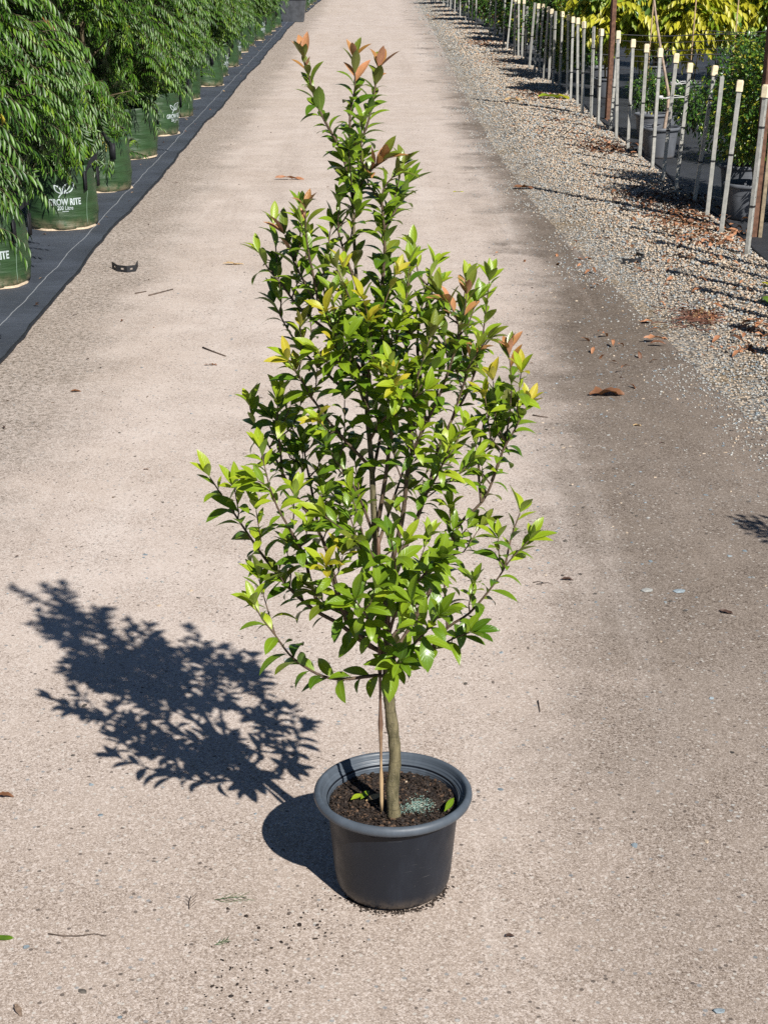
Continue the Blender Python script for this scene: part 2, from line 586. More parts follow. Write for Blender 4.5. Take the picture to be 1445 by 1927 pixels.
Ps, Sz = [], []
for y0, y1, n, sz in ((5.0, 12, 25000, 0.0097), (12, 20, 27000, 0.0108), (20, 34, 24000, 0.014), (34, 66, 16000, 0.021)):
    yy = rng.uniform(y0, y1, n)
    lo, hi = bank_left(yy), bank_right(yy)
    t = rng.uniform(0, 1, n) ** 0.75
    xx = lo - 0.55 + t * (hi + 0.03 - lo + 0.55)
    wob = 0.30 * np.sin(yy * 1.7) + 0.2 * np.sin(yy * 4.3 + 1)
    keep = rng.uniform(0, 1, n) < 0.035 + 0.97 * smooth(-0.32, 0.30, xx - lo + wob * 0.45)
    Ps.append(np.stack([xx, yy, np.zeros(n)], 1)[keep])
    Sz.append(rng.uniform(.5, 1.3, keep.sum()) * sz * (.72 + .35 * smooth(0, .8, (xx - lo)[keep])))
P, S = np.concatenate(Ps), np.concatenate(Sz)
bank = 0.055 * smooth(0.1, 1.0, P[:, 0] - bank_left(P[:, 1]))
P[:, 2] = bank * 0.55 + rng.uniform(0, 0.012, len(P)) * smooth(0, .3, P[:, 0] - bank_left(P[:, 1]))
fr = smooth(-0.2, 0.75, P[:, 0] - bank_left(P[:, 1]))
u = rng.uniform(0, 1, len(P))
mi = np.where(u < 0.10 + 0.42 * fr, 0, np.where(u < 0.82, 1, np.where(u < 0.80 + 0.07 * fr, 2, np.where(u < .93, 3, 4))))
gv = pebbles('gravel', P, S, ST, mi, (0.4, 0.75), 0.6)
tag(gv, 'cream and grey pebbles heaped in a bank along the right side of the drive', 'gravel', None, 'stuff')

# the bed of finer stones the pebbles lie on
bk = MB()
by = list(np.arange(5.0, 66, 0.5))
for y_ in by:
    lo, hi = float(bank_left(y_)), float(bank_right(y_))
    for t in (0, .12, .35, .7, 1.0):
        x_ = lo + t * (hi - lo)
        bk.v.append((x_, y_, 0.001 + 0.030 * float(smooth(0.1, 1.0, x_ - lo)) * (1.0 if t < 1 else 0.6)))
        bk.uv.append((t, 0))
for i in range(len(by) - 1):
    for j in range(4):
        bk.f.append((i * 5 + j, i * 5 + j + 1, (i + 1) * 5 + j + 1, (i + 1) * 5 + j)); bk.mi.append(0)


def bed_mat():
    s = NT('gravel_bed')
    p = s.pos()
    v = s.n('TexVoronoi', feature='F1', ins={'Vector': p, 'Scale': 46.0})
    hue = s.n('SeparateColor', ins={0: v.outputs['Color']}).outputs[0]
    c = s.mix(s.ramp(hue, 0.25, 0.75), (0.22, 0.215, 0.20), (0.44, 0.36, 0.27))
    c = s.mix(s.ramp(v.outputs['Distance'], 0.35, 0.75, 0, 0.85), c, (0.06, 0.05, 0.042))
    c = s.mix(s.ramp(s.noise(p, 1.4, 5, 0.6), 0.5, 0.68, 0, 0.55), c, (0.17, 0.115, 0.05))
    return s.done(s.pbr(c, 0.85, s.bump(s.math('SUBTRACT', 1.0, v.outputs['Distance']), 0.7, 0.012), 0, 0.25))


tag(bk.build('gravel_bed_ground', bed_mat()), 'low stony bank under the loose pebbles', None, None, 'structure')

# loose chips lying on the drive
n = 3400
yy = 2.3 + 11 * rng.uniform(0, 1, n) ** 1.2
xx = rng.uniform(-1.5, 2.2, n)
keep = rng.uniform(0, 1, n) < np.where(xx > 0.3 + 0.06 * yy, 0.10 + 0.9 * smooth(4.5, 7, yy), 0.10)
P = np.stack([xx, yy, np.zeros(n)], 1)[keep]
u = rng.uniform(0, 1, len(P))
ch = pebbles('stone_chips', P, rng.uniform(.003, .0115, len(P)), ST, np.where(u < .5, 3, np.where(u < .66, 1, np.where(u < .88, 4, 0))), (.2, .4), .25, False, 0.0)
tag(ch, 'blue-grey stone chips scattered on the drive', 'stone chips', None, 'stuff')

M_bark = stone_mat('bark_chip', (0.009, 0.007, 0.0065), (0.038, 0.025, 0.018), 0.7)
M_bark2 = stone_mat('brown_bark_chip', (0.06, 0.036, 0.022), (0.13, 0.08, 0.05), 0.75)
# spilt potting mix in front of the pot
POT = at(739, 1661)
n = 300
cc = np.array([at(520, 1790), at(480, 1840), at(560, 1730), at(620, 1720), at(440, 1860)])[:, :2]
q = cc[rng.integers(0, 5, n)] + rng.normal(0, .075, (n, 2)) * np.array([1.0, 1.3])
P = np.concatenate([q, np.zeros((n, 1))], 1)
sp = pebbles('potting_mix_crumbs', P, np.abs(rng.normal(0, .0019, n)) + .0008, [M_bark], np.zeros(n, int), (.4, .8), .5, False)
tag(sp, 'dark crumbs of potting mix spilt on the drive in front of the pot', 'potting mix', None, 'stuff')

# ------------------------------------------------------------------ the pot
def plastic(name, col, rough):
    s = NT(name)
    p = s.pos()
    dust = s.ramp(s.noise(s.n('Mapping', ins={'Vector': p, 'Scale': (1.0, 1.0, 0.35)}).outputs[0], 11, 7, 0.72), 0.45, 0.75, 0, 0.6)
    c = s.mix(dust, col, tuple(x * 1.7 + 0.004 for x in col))
    speck = s.ramp(s.noise(p, 130, 3, 0.7), 0.70, 0.76, 0, 0.5)
    c = s.mix(speck, c, (0.22, 0.20, 0.18))
    sc_ = s.noise(s.n('Mapping', ins={'Vector': p, 'Rotation': (.3, .2, 0), 'Scale': (2.0, 2.0, 40.0)}).outputs[0], 6.0, 3, .6)
    c = s.mix(s.math('MULTIPLY', s.ramp(sc_, .66, .74), s.ramp(s.noise(p, 7, 3), .5, .6, 0, .55)), c, (0.10, 0.10, 0.10))
    z = s.n('SeparateXYZ', ins={0: p}).outputs[2]
    low = s.math('MULTIPLY', s.ramp(z, 0.055, 0.0), s.ramp(s.noise(p, 26, 5, .7), .38, .6))
    c = s.mix(s.math('MULTIPLY', low, 0.55), c, (0.16, 0.125, 0.095))
    return s.done(s.pbr(c, s.ramp(s.noise(p, 14, 4), .3, .7, rough - .06, rough + .1), s.bump(s.noise(p, 60, 3), 0.06, 0.002), 0, 0.36))


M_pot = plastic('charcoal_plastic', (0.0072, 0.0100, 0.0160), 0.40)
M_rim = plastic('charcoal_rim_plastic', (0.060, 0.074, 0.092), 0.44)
pot = empty('plant_pot', POT)
tag(pot, 'round charcoal plastic pot with thick rolled rim standing alone on the drive', 'pot')
ZS = 1.075
ZR = 0.272 * ZS
body = MB()
body.lathe([(r, z * ZS) for r, z in [(0.0, 0.004), (0.120, 0.004), (0.134, 0.006), (0.146, 0.013), (0.153, 0.028), (0.157, 0.055), (0.163, 0.12), (0.1685, 0.18), (0.1725, 0.222), (0.1735, 0.248)]], 96)
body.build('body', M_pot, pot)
rim = MB()
pr = [(0.1735, 0.2455), (0.190, 0.2430), (0.200, 0.2445), (0.2065, 0.2500), (0.2095, 0.2570), (0.2085, 0.2635), (0.2045, 0.2685), (0.199, 0.2710), (0.1945, 0.2705), (0.1915, 0.267), (0.190, 0.262)]
for i in range(9):
    z0 = 0.260 - i * 0.0060
    r0 = 0.1892 - 0.0056 * min(i, 3) - 0.0009 * max(i - 3, 0)
    pr += [(r0, z0), (r0 - 0.0016, z0 - 0.0022), (r0 - 0.0012, z0 - 0.0044)]
pr += [(0.164, 0.204), (0.158, 0.202)]
rim.lathe([(r, z * ZS) for r, z in pr], 96)
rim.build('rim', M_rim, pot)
SOILZ = ZR - 0.047
soil = MB()
sp_ = [(0.0001, SOILZ + .012), (.03, SOILZ + .010), (.06, SOILZ + .006), (.09, SOILZ + .002), (.12, SOILZ - .002), (.15, SOILZ - .004), (.1735, SOILZ - .002)]
soil.lathe(sp_, 40, 0, (0, 0, 0), lambda th, z: 0)
soil.v = [(a, b, c + float(rng.normal(0, .0025))) for a, b, c in soil.v]
soil.build('potting_soil', simple('dark_potting_mix', (0.024, 0.017, 0.013), 0.9, 0.5, 60, 0.2, 0, 0.8), pot)


def soil_pts(n, r0=0.0, r1=.168, lift=0.004):
    r = np.sqrt(rng.uniform(r0 ** 2, r1 ** 2, n))
    th = rng.uniform(0, 2 * math.pi, n)
    z = np.interp(r, [0, .03, .06, .09, .12, .15, .1735], [.012, .010, .006, .002, -.002, -.004, -.002]) + SOILZ + lift
    return np.stack([r * np.cos(th), r * np.sin(th), z], 1)


n = 3400
P = soil_pts(n)
bits = pebbles('bark_bits', P, rng.uniform(.0018, .0062, n), [M_bark, M_bark2, ST[0]], np.where(rng.uniform(0, 1, n) < .86, 0, np.where(rng.uniform(0, 1, n) < .97, 1, 2)), (.2, .5), .9, False)
bits.parent = pot
bits['kind'] = 'stuff'
n = 900
q = rng.normal(0, 1, (n, 2)) * np.array([.026, .019]) + np.array([0.052, -0.028])
P = np.concatenate([q, np.full((n, 1), SOILZ + .012)], 1)
fe = pebbles('fertiliser_granules', P, rng.uniform(.0008, .0017, n), [stone_mat('teal_granule', (0.10, 0.19, 0.165), (0.22, 0.33, 0.29)), stone_mat('pale_granule', (.25, .26, .21), (.45, .45, .38))], (rng.uniform(0, 1, n) < .25).astype(int), (.8, 1), .8)
fe.location = POT
tag(fe, 'patch of pale teal fertiliser granules on the soil beside the trunk', 'fertiliser', None, 'stuff')
n = 420
th = rng.uniform(-2.6, -0.1, n)
rr = 0.134 + np.abs(rng.normal(0, .010, n))
P = np.stack([POT.x + rr * np.cos(th), POT.y + rr * np.sin(th), np.zeros(n)], 1)
cr = pebbles('soil_crumbs', P, rng.uniform(.0012, .0036, n), [M_bark], np.zeros(n, int), (.4, .8), .5, False)
tag(cr, 'crumbs of dark soil round the foot of the pot', 'soil', None, 'stuff')

# ------------------------------------------------------------------ the tree in the pot
def bark_mat(name, a, b, lent):
    s = NT(name)
    p = s.pos()
    st = s.noise(s.n('Mapping', ins={'Vector': p, 'Scale': (1, 1, 0.35)}).outputs[0], 60, 5, 0.7)
    c = s.mix(s.ramp(st, 0.3, 0.7), a, b)
    v = s.n('TexVoronoi', feature='F1', ins={'Vector': p, 'Scale': 190.0})
    sp2 = s.math('MULTIPLY', s.ramp(v.outputs['Distance'], .32, .2), s.ramp(s.n('SeparateColor', ins={0: v.outputs['Color']}).outputs[1], .45, .55))
    c = s.mix(s.math('MULTIPLY', sp2, .7), c, lent)
    z = s.n('SeparateXYZ', ins={0: p}).outputs[2]
    ring = s.ramp(s.math('PINGPONG', s.math('ADD', z, s.math('MULTIPLY', st, .01)), 0.035), .0, .0035, .35, 0)
    c = s.mix(ring, c, tuple(x * .5 for x in a))
    return s.done(s.pbr(c, 0.75, s.bump(s.math('ADD', s.math('MULTIPLY', st, 1.6), sp2), .8, .003), 0, .25))


M_trunk = bark_mat('olive_bark', (0.060, 0.054, 0.028), (0.175, 0.150, 0.085), (0.27, 0.23, 0.16))
M_twig = bark_mat('brown_twig', (0.055, 0.038, 0.026), (0.125, 0.088, 0.058), (0.25, 0.18, 0.12))

LM = [leaf_mat('mature_leaf', (0.068, 0.150, 0.009), (0.140, 0.245, 0.015), (0.11, 0.18, 0.045), 0.30, .28),
      leaf_mat('fresh_leaf', (0.140, 0.240, 0.012), (0.225, 0.330, 0.018), (0.17, 0.25, 0.05), 0.32, 0.32),
      leaf_mat('lime_leaf', (0.25, 0.37, 0.016), (0.37, 0.45, 0.026), (0.28, 0.36, 0.07), 0.38, 0.35),
      leaf_mat('yellow_leaf', (0.42, 0.42, 0.022), (0.55, 0.44, 0.04), (0.44, 0.40, 0.09), 0.42, 0.35),
      leaf_mat('bronze_leaf', (0.34, 0.175, 0.045), (0.56, 0.26, 0.135), (0.44, 0.22, 0.14), 0.30, 0.25),
      leaf_mat('olive_leaf', (0.115, 0.165, 0.014), (0.175, 0.205, 0.020), (0.17, 0.18, 0.05), 0.32, .22)]


def bent(sh, b):
    V, F, U = sh
    V = V.copy()
    V[:, 1] += b * V[:, 0] ** 2
    return V, F, U


SHAPES = [leaf_arrays(1, 0.36, .36, .35, 7, .05, 0, .47, .85), leaf_arrays(1, 0.37, .26, .9, 7, .05, 0, .5, .8), leaf_arrays(1, 0.33, .46, .15, 7, .05, 0, .5, .85), leaf_arrays(1, 0.37, .24, 1.4, 7, .05, 0, .5, .85),
          bent(leaf_arrays(1, 0.34, .4, .7, 7, .05, .012, .52, .85), .10), bent(leaf_arrays(1, 0.33, .42, 1.1, 7, .05, .008, .48, .9), -.12)]
MATURE, FRESH, LIME, YEL, BRZ, OLIVE = range(6)

Y0 = POT.y - 0.07                              # the trunk stands a little in front of the pot's middle


def chain(pts, d0, d1):
    """pixel polyline -> smooth world polyline, depth offset running d0..d1"""
    k = len(pts)
    w = [on_plane(x, y, Y0 + d0 + (d1 - d0) * (i / (k - 1)) ** 0.85) for i, (x, y) in enumerate(pts)]
    out = []
    for i in range(k - 1):
        p0, p1, p2, p3 = w[max(i - 1, 0)], w[i], w[i + 1], w[min(i + 2, k - 1)]
        for t in (0, 1 / 3, 2 / 3):
            out.append(0.5 * ((2 * p1) + (-p0 + p2) * t + (2 * p0 - 5 * p1 + 4 * p2 - p3) * t * t + (-p0 + 3 * p1 - 3 * p2 + p3) * t ** 3))
    out.append(w[-1])
    return out


tree = empty('potted_tree', POT)
tag(tree, 'young bushy tree with glossy green leaves and bronze tips growing in the charcoal pot', 'tree')
TR = chain([(743, 1546), (738, 1490), (743, 1440), (742, 1400), (736, 1350), (731, 1300), (731, 1250), (729, 1200), (724, 1150), (716, 1090), (707, 1010), (702, 930), (699, 870), (692, 790), (688, 735), (680, 660), (674, 580), (668, 480), (664, 400), (663, 357), (660, 310)], 0, 0)
k = len(TR)
trunk = MB()
rad = [float(np.interp(i / (k - 1), [0, .03, .1, .28, .36, .6, .8, 1], [.0205, .0165, .0155, .0140, .0105, .0065, .004, .0028])) for i in range(k)]
trunk.tube([p - POT for p in TR], [r * (1 + .06 * math.sin(i * 2.3) + (.12 if i % 7 == 4 else 0)) for i, r in enumerate(rad)], 12)
trunk.build('trunk', M_trunk, tree)

# px polylines from parent to tip, depth at start, depth at tip, tip kind, side shoots
BR = [
    ([(664, 370), (645, 290), (618, 240), (596, 195), (583, 150), (573, 112)], 0, -.03, BRZ, 0),
    ([(660, 310), (659, 260), (659, 212), (668, 165), (666, 112)], 0, .0, BRZ, 0),
    ([(662, 300), (680, 262), (693, 228), (705, 170), (712, 130)], 0, .04, BRZ, 0),
    ([(664, 395), (676, 355), (694, 325), (718, 302)], 0, -.06, BRZ, 2),
    ([(702, 640), (716, 560), (722, 500), (724, 441), (719, 390), (722, 355), (744, 328)], -.01, -.06, OLIVE, 3),
    ([(724, 430), (742, 400), (757, 370), (768, 345)], -.04, .02, FRESH, 0),
    ([(672, 540), (650, 480), (636, 430), (640, 382)], 0, -.05, FRESH, 2),
    ([(680, 700), (640, 640), (605, 585), (590, 520), (577, 450), (575, 395)], 0, -.10, BRZ, 3),
    ([(640, 640), (600, 610), (560, 575), (530, 535), (505, 505), (489, 478)], -.04, .06, LIME, 1),
    ([(605, 590), (575, 535), (552, 490), (536, 442)], -.04, .03, BRZ, 2),
    ([(650, 735), (600, 690), (565, 655), (536, 610), (516, 570)], .0, .13, MATURE, 2),
    ([(698, 880), (660, 840), (620, 795), (585, 745), (560, 705), (543, 680)], 0, -.10, YEL, 3),
    ([(690, 770), (665, 700), (640, 650), (622, 612), (612, 588)], 0, -.16, YEL, 3),
    ([(690, 720), (700, 650), (692, 600), (684, 566)], 0, -.15, YEL, 2),
    ([(722, 1120), (745, 1028), (759, 963), (768, 875), (786, 829), (810, 780), (830, 735), (850, 680), (868, 620), (878, 555)], 0, -.14, BRZ, 5),
    ([(728, 1135), (754, 1051), (773, 1005), (791, 958), (810, 903), (822, 850), (850, 790), (880, 735), (902, 670), (912, 600), (920, 530)], 0, .10, LIME, 5),
    ([(775, 850), (770, 760), (765, 660), (764, 574), (776, 495)], -.07, .0, FRESH, 3),
    ([(800, 800), (790, 700), (785, 640), (797, 560), (817, 502)], -.08, .08, LIME, 3),
    ([(838, 715), (858, 650), (862, 610), (846, 572)], -.11, -.16, BRZ, 2),
    ([(708, 1000), (725, 900), (735, 800), (730, 700), (722, 640), (715, 596)], 0, -.10, LIME, 4),
    ([(730, 850), (745, 780), (750, 740), (744, 706)], -.05, -.20, YEL, 2),
    ([(790, 950), (826, 888), (846, 838)], .03, -.16, LIME, 1),
    ([(850, 790), (880, 700), (895, 660)], .04, .0, BRZ, 2),
    ([(728, 1225), (754, 1209), (786, 1153), (824, 1084), (842, 1060), (861, 991), (907, 944), (930, 895), (950, 830), (962, 740), (957, 660)], 0, .10, BRZ, 4),
    ([(925, 905), (945, 850), (970, 805), (992, 762)], .07, .05, YEL, 2),
    ([(905, 945), (900, 880), (905, 820), (915, 775)], .06, .16, MATURE, 2),
    ([(735, 1255), (763, 1253), (805, 1227), (842, 1181), (884, 1153), (930, 1098), (958, 1056), (994, 1018)], 0, -.06, LIME, 3),
    ([(950, 1065), (962, 1010), (978, 965)], -.05, .0, LIME, 0),
    ([(842, 1181), (838, 1130), (837, 1084), (850, 1030), (878, 995)], -.03, .08, FRESH, 2),
    ([(805, 1227), (850, 1203), (884, 1190)], -.02, -.12, MATURE, 1),
    ([(733, 1275), (708, 1271), (660, 1277), (620, 1276), (582, 1260), (545, 1232), (518, 1195), (494, 1165), (480, 1140)], 0, -.12, LIME, 2),
    ([(722, 1228), (684, 1209), (640, 1175), (592, 1148), (545, 1107), (499, 1051), (467, 1005), (439, 963), (415, 928), (395, 897)], 0, .0, LIME, 3),
    ([(690, 1210), (657, 1162), (638, 1120), (615, 1037), (592, 986), (564, 944), (536, 898), (508, 842), (482, 805), (470, 765)], 0, .12, LIME, 4),
    ([(602, 1150), (582, 1084), (573, 1046), (545, 995), (522, 954), (508, 920), (486, 905)], .0, -.12, LIME, 2),
    ([(600, 1000), (590, 940), (578, 880), (570, 840), (550, 806)], .06, .16, MATURE, 2),
    ([(705, 1014), (684, 954), (661, 907), (635, 870), (620, 845)], 0, -.06, MATURE, 2),
    ([(532, 895), (527, 840), (522, 795), (523, 760)], .09, .03, LIME, 1),
    ([(727, 1180), (722, 1153), (712, 1084), (694, 1033), (657, 1005), (612, 972)], 0, -.20, LIME, 3),
    ([(705, 1220), (660, 1180), (638, 1135), (625, 1092), (613, 1068)], 0, -.22, YEL, 3),
    ([(730, 1200), (745, 1150), (770, 1110), (800, 1080), (828, 1052)], 0, -.26, FRESH, 3),
    ([(729, 1190), (735, 1130), (745, 1080), (736, 1015)], 0, -.30, FRESH, 3),
    ([(729, 1210), (760, 1170), (790, 1140), (800, 1090)], 0, .30, MATURE, 3),
    ([(720, 1100), (700, 1040), (660, 1000), (640, 950)], 0, .28, MATURE, 3),
    ([(710, 1030), (740, 940), (760, 880), (770, 820)], 0, .28, MATURE, 3),
    ([(700, 900), (720, 800), (735, 720), (745, 650)], 0, .22, FRESH, 3),
    ([(695, 830), (720, 790), (760, 760), (800, 735)], 0, -.22, LIME, 3),
    ([(688, 735), (660, 700), (640, 680), (652, 640)], 0, -.20, FRESH, 3),
    ([(682, 680), (720, 650), (760, 640), (790, 610)], 0, -.10, LIME, 3),
    ([(732, 1225), (700, 1190), (690, 1160), (668, 1130)], 0, -.30, FRESH, 2),
    ([(735, 1240), (770, 1220), (800, 1190), (825, 1160)], 0, -.28, FRESH, 2),
    ([(734, 1262), (742, 1250), (755, 1246)], 0, -.20, MATURE, 0),
]
LEAVES = []   # (origin, dir, normal, length, shape, material)
GA = 2.39996


def leafy(pts, tip, start, gap, size, seed):
    """leaves spiralling along the polyline from fraction start to the tip, with an upright tuft of young ones at the end"""
    rr = random.Random(seed)
    seg = [(pts[i + 1] - pts[i]).length for i in range(len(pts) - 1)]
    tot = sum(seg)
    d, ph = tot * start, rr.uniform(0, 6.28)

    def where(s_):
        a = 0
        for i, l in enumerate(seg):
            if a + l >= s_ or i == len(seg) - 1:
                return pts[i].lerp(pts[i + 1], min(1, (s_ - a) / max(l, 1e-6))), (pts[min(i + 2, len(pts) - 1)] - pts[max(i - 1, 0)]).normalized()
            a += l
    while d < tot - 0.012:
        p, T = where(d)
        near = (tot - d)                              # distance to the tip
        a_ = R(rr.uniform(24, 48)) if near < .10 else R(rr.uniform(30, 60))
        if p.z > 1.45:
            a_ *= .74
        put(p, T, ph, a_, size * rr.choice((.62, .78, .88, .95, 1.0, 1.08, 1.25)) * (0.82 if near < .05 else 1), near, tip, rr)
        ph += GA + rr.uniform(-.4, .4)
        d += gap * rr.uniform(.7, 1.35)
    p, T = where(tot)
    nt = rr.choice((4, 5, 5, 6))
    for i in range(nt):
        put(p, T, ph, R(rr.uniform(12, 42)), size * rr.uniform(.72, 1.08), 0.0, tip, rr)
        ph += GA


def put(p, T, ph, a_, L, near, tip, rr):
    ref = Vector((0, 0, 1)) if abs(T.z) < .9 else Vector((1, 0, 0))
    u = T.cross(ref).normalized()
    w = T.cross(u)
    N_ = u * math.cos(ph) + w * math.sin(ph)
    D = T * math.cos(a_) + N_ * math.sin(a_)
    if near > .08 and p.z < 1.25:
        D += Vector((0, 0, -0.18 + .22 * rr.uniform(-1, 1)))
    D.normalize()
    up = T + Vector((0, 0, .8)) + SUNV * .38                        # the blade faces up and towards the shoot's tip
    n_ = up - D * up.dot(D)
    if n_.length < .05:
        n_ = N_ * -1
    n_ = (n_.normalized() + Vector((rr.uniform(-.3, .3), rr.uniform(-.3, .3), rr.uniform(-.2, .2))))
    n_ = (n_ - D * n_.dot(D)).normalized()
    x = rr.random()
    if near <= .0:
        m = tip if x < .66 else (FRESH if tip in (MATURE, FRESH) else LIME if tip in (YEL, LIME) else OLIVE)
    elif near < .055:
        m = {BRZ: (OLIVE, BRZ, OLIVE, BRZ), YEL: (LIME, LIME, YEL, FRESH), LIME: (LIME, FRESH, FRESH, LIME), OLIVE: (OLIVE, FRESH) * 2, FRESH: (FRESH, FRESH, LIME, MATURE), MATURE: (MATURE, FRESH) * 2}[tip][int(x * 4)]
    elif near < .16:
        m = (FRESH, FRESH, MATURE, LIME if tip in (YEL, LIME) else OLIVE if tip in (BRZ, OLIVE) else FRESH)[int(x * 4)]
    else:
        m = MATURE if x < .50 else OLIVE if x < .58 else FRESH
    s_ = rr.choice((0, 2, 2, 4)) if near < .05 else rr.choice((0, 1, 1, 3, 4, 5, 5))
    LEAVES.append((p + D * .002, D, n_, L, s_, m))


for bi, (pp, d0, d1, tip, tw) in enumerate(BR):
    pts = chain(pp, d0, d1)
    tot = sum((pts[i + 1] - pts[i]).length for i in range(len(pts) - 1))
    r0 = min(.0075, .0022 + .0075 * tot)
    k = len(pts)
    b = MB()
    b.tube([p - POT for p in pts], [r0 + (0.0014 - r0) * (i / (k - 1)) ** .8 for i in range(k)], 7)
    b.build('branch', M_twig, tree)
    zt = pts[-1].z
    size = float(np.interp(zt, [.7, 1.1, 1.6, 2.2], [.082, .070, .060, .058]))
    leafy(pts, tip, .10 if zt > 1.85 else .08 if zt < .95 else .28 if tot > .4 else .18, .0078 if zt > 1.85 else .0150 if zt > 1.0 else .0180, size, 100 + bi)
    rr = random.Random(500 + bi)
    ntw = (tw + 1 if 1.15 < zt < 1.75 else tw if zt > 1.75 else max(0, tw - 1))
    for j in range(ntw):
        i = int((.35 + .5 * (j + rr.random()) / max(ntw, 1)) * (k - 1))
        T = (pts[min(i + 1, k - 1)] - pts[max(i - 1, 0)]).normalized()
        sd = Vector((rr.uniform(-1, 1), rr.uniform(-1, 1), rr.uniform(.1, .6)))
        ax_ = Vector((POT.x - .03 - pts[i].x, (Y0 - pts[i].y) * .5, 0))
        sd = sd + ax_ * 2.2
        sd = (sd - T * sd.dot(T)).normalized()
        L = rr.uniform(.05, .12)
        q = [pts[i], pts[i] + (T * .5 + sd * .8) * L * .5, pts[i] + (T * .75 + sd * .75 + Vector((0, 0, .35))) * L]
        b = MB()
        b.tube([p - POT for p in q], [.0022, .0018, .0012], 5)
        b.build('twig', M_twig, tree)
        leafy(q, tip if rr.random() < .5 and tip not in (BRZ,) else rr.choice((FRESH, OLIVE, LIME, FRESH)), .2, .014, size * .92, 900 + bi * 7 + j)
leafy([p for p in TR if p.z > 1.15], FRESH, .0, .024, .066, 77)

cv = Vector((0, 0, CAM_H))
LEAVES.sort(key=lambda l: -(l[3] / (l[0] - cv).length) * (0.25 + abs(l[2].dot((cv - l[0]).normalized()))))


def leaf_matrix(l, o):
    p, D, n_, L, s_, m = l
    y = n_.cross(D)
    M = Matrix((D, y, n_)).transposed().to_4x4()
    return Matrix.Translation(p - o) @ M @ Matrix.Diagonal((L, L, L, 1))


LME = {}
for l in LEAVES[:300]:
    key = (l[4], l[5])
    if key not in LME:
        V, F, UV = SHAPES[l[4]]
        LME[key] = np_mesh('leaf', V, F, LM[l[5]], None, UV)
    o = link('leaf', LME[key], tree)
    o.matrix_local = leaf_matrix(l, POT)
parts = []
for l in LEAVES[300:]:
    V, F, UV = SHAPES[l[4]]
    M = np.array(leaf_matrix(l, POT))
    parts.append((V @ M[:3, :3].T + M[:3, 3], F, np.full(len(F), l[5]), UV))
V, F, MI, UV = joined(parts)
o = link('foliage', np_mesh('foliage', V, F, LM, MI, UV), tree)
o['kind'] = 'stuff'
print('tree leaves', len(LEAVES))

# bamboo stake tied beside the trunk
bs = MB()
a, b_ = on_plane(718, 1526, Y0 + .006), on_plane(712, 1010, Y0 - .02)
pts = [a.lerp(b_, t) for t in np.linspace(0, 1, 25)]
bs.tube(pts, [.0042 + (.0016 if i % 5 == 3 else 0) + .001 * math.sin(i) for i in range(25)], 8)


def bamboo():
    s = NT('bamboo')
    p = s.pos()
    z = s.n('SeparateXYZ', ins={0: p}).outputs[2]
    c = s.mix(s.ramp(s.math('ADD', z, s.math('MULTIPLY', s.noise(p, 30, 3), .25)), .42, .68), (0.42, 0.30, 0.17), (0.13, 0.075, 0.05))
    return s.done(s.pbr(c, .55, None, 0, .4))


tag(bs.build('bamboo_stake', bamboo()), 'thin bamboo cane stuck in the soil left of the tree trunk', 'stake')


# ------------------------------------------------------------------ litter that can be told apart
def flat_leaf(name, label, px, py, L, W, mat, ang, fold=.5, curl=.6, z=0.002, wave=.03, tilt=0.0, cat='fallen leaf', group=None):
    V, F, UV = leaf_arrays(1, W, fold * .7, curl * .25, 9, .08, wave)
    if mat in DRY:
        V[3:-3] += rng.normal(0, .022, V[3:-3].shape) * np.array([.6, 1.0, 1.2])
        V[:, 2] -= V[:, 2].min()
    o = link(name, np_mesh(name, V, F, mat, None, UV))
    p = at(px, py, z)
    zmin = min(0, float(V[:, 2].min())) * L
    o.location = (p.x, p.y, z - zmin * .75)
    o.rotation_euler = (tilt, .02, ang)
    o.scale = (L, L, L)
    tag(o, label, cat, group)
    return o


DRY = [leaf_mat('dry_brown_leaf', (0.13, 0.055, 0.025), (0.20, 0.09, 0.04), None, .6, .1, .4), leaf_mat('dry_orange_leaf', (0.30, 0.13, 0.06), (0.42, 0.20, 0.10), None, .6, .1, .4),
       leaf_mat('dark_dry_leaf', (0.05, 0.028, 0.02), (0.09, 0.05, 0.035), None, .6, .05, .3), leaf_mat('tan_leaf', (0.40, 0.27, 0.13), (0.5, 0.36, 0.2), None, .6, .1, .3), leaf_mat('grey_brown_leaf', (0.17, 0.12, 0.085), (0.22, 0.16, 0.12), None, .6, .1, .4)]
flat_leaf('fallen_leaf', 'large crumpled brown leaf with a stalk lying at the edge of the damp patch', 1108, 744, .20, .62, DRY[0], .12, .5, .3, .004, .07)
flat_leaf('fallen_leaf', 'curled orange-brown leaf at the left edge below the tree shadow', -12, 1500, .062, .42, DRY[0], .05, .6, .9)
flat_leaf('fallen_leaf', 'green leaf lying flat at the left edge near the bottom', -14, 1766, .055, .45, LM[0], .05, .15, .1)
flat_leaf('fallen_leaf', 'curled greyish leaf in the bottom left corner', 28, 1893, .048, .30, DRY[4], -1.0, .7, .9)
flat_leaf('fallen_leaf', 'small dark brown folded leaf right of the tree on the pale drive', 1055, 1092, .05, .5, DRY[2], .1, .8, .7)
flat_leaf('fallen_leaf', 'tiny dark dry leaf right of the pot foot near the bottom', 950, 1764, .026, .6, DRY[2], .2, .8, .9)
flat_leaf('fallen_leaf', 'flat dark leaf on the damp ground near the right edge', 1352, 1150, .055, .5, DRY[2], -.5, .4, .5)
flat_leaf('fallen_leaf', 'small brown leaf on the pale drive left of the tree at mid height', 133, 737, .06, .5, DRY[0], .1, .5, .5)
flat_leaf('fallen_leaf', 'small pale brown leaf between the twigs left of the tree', 385, 688, .075, .25, DRY[0], .2, .4, .3)
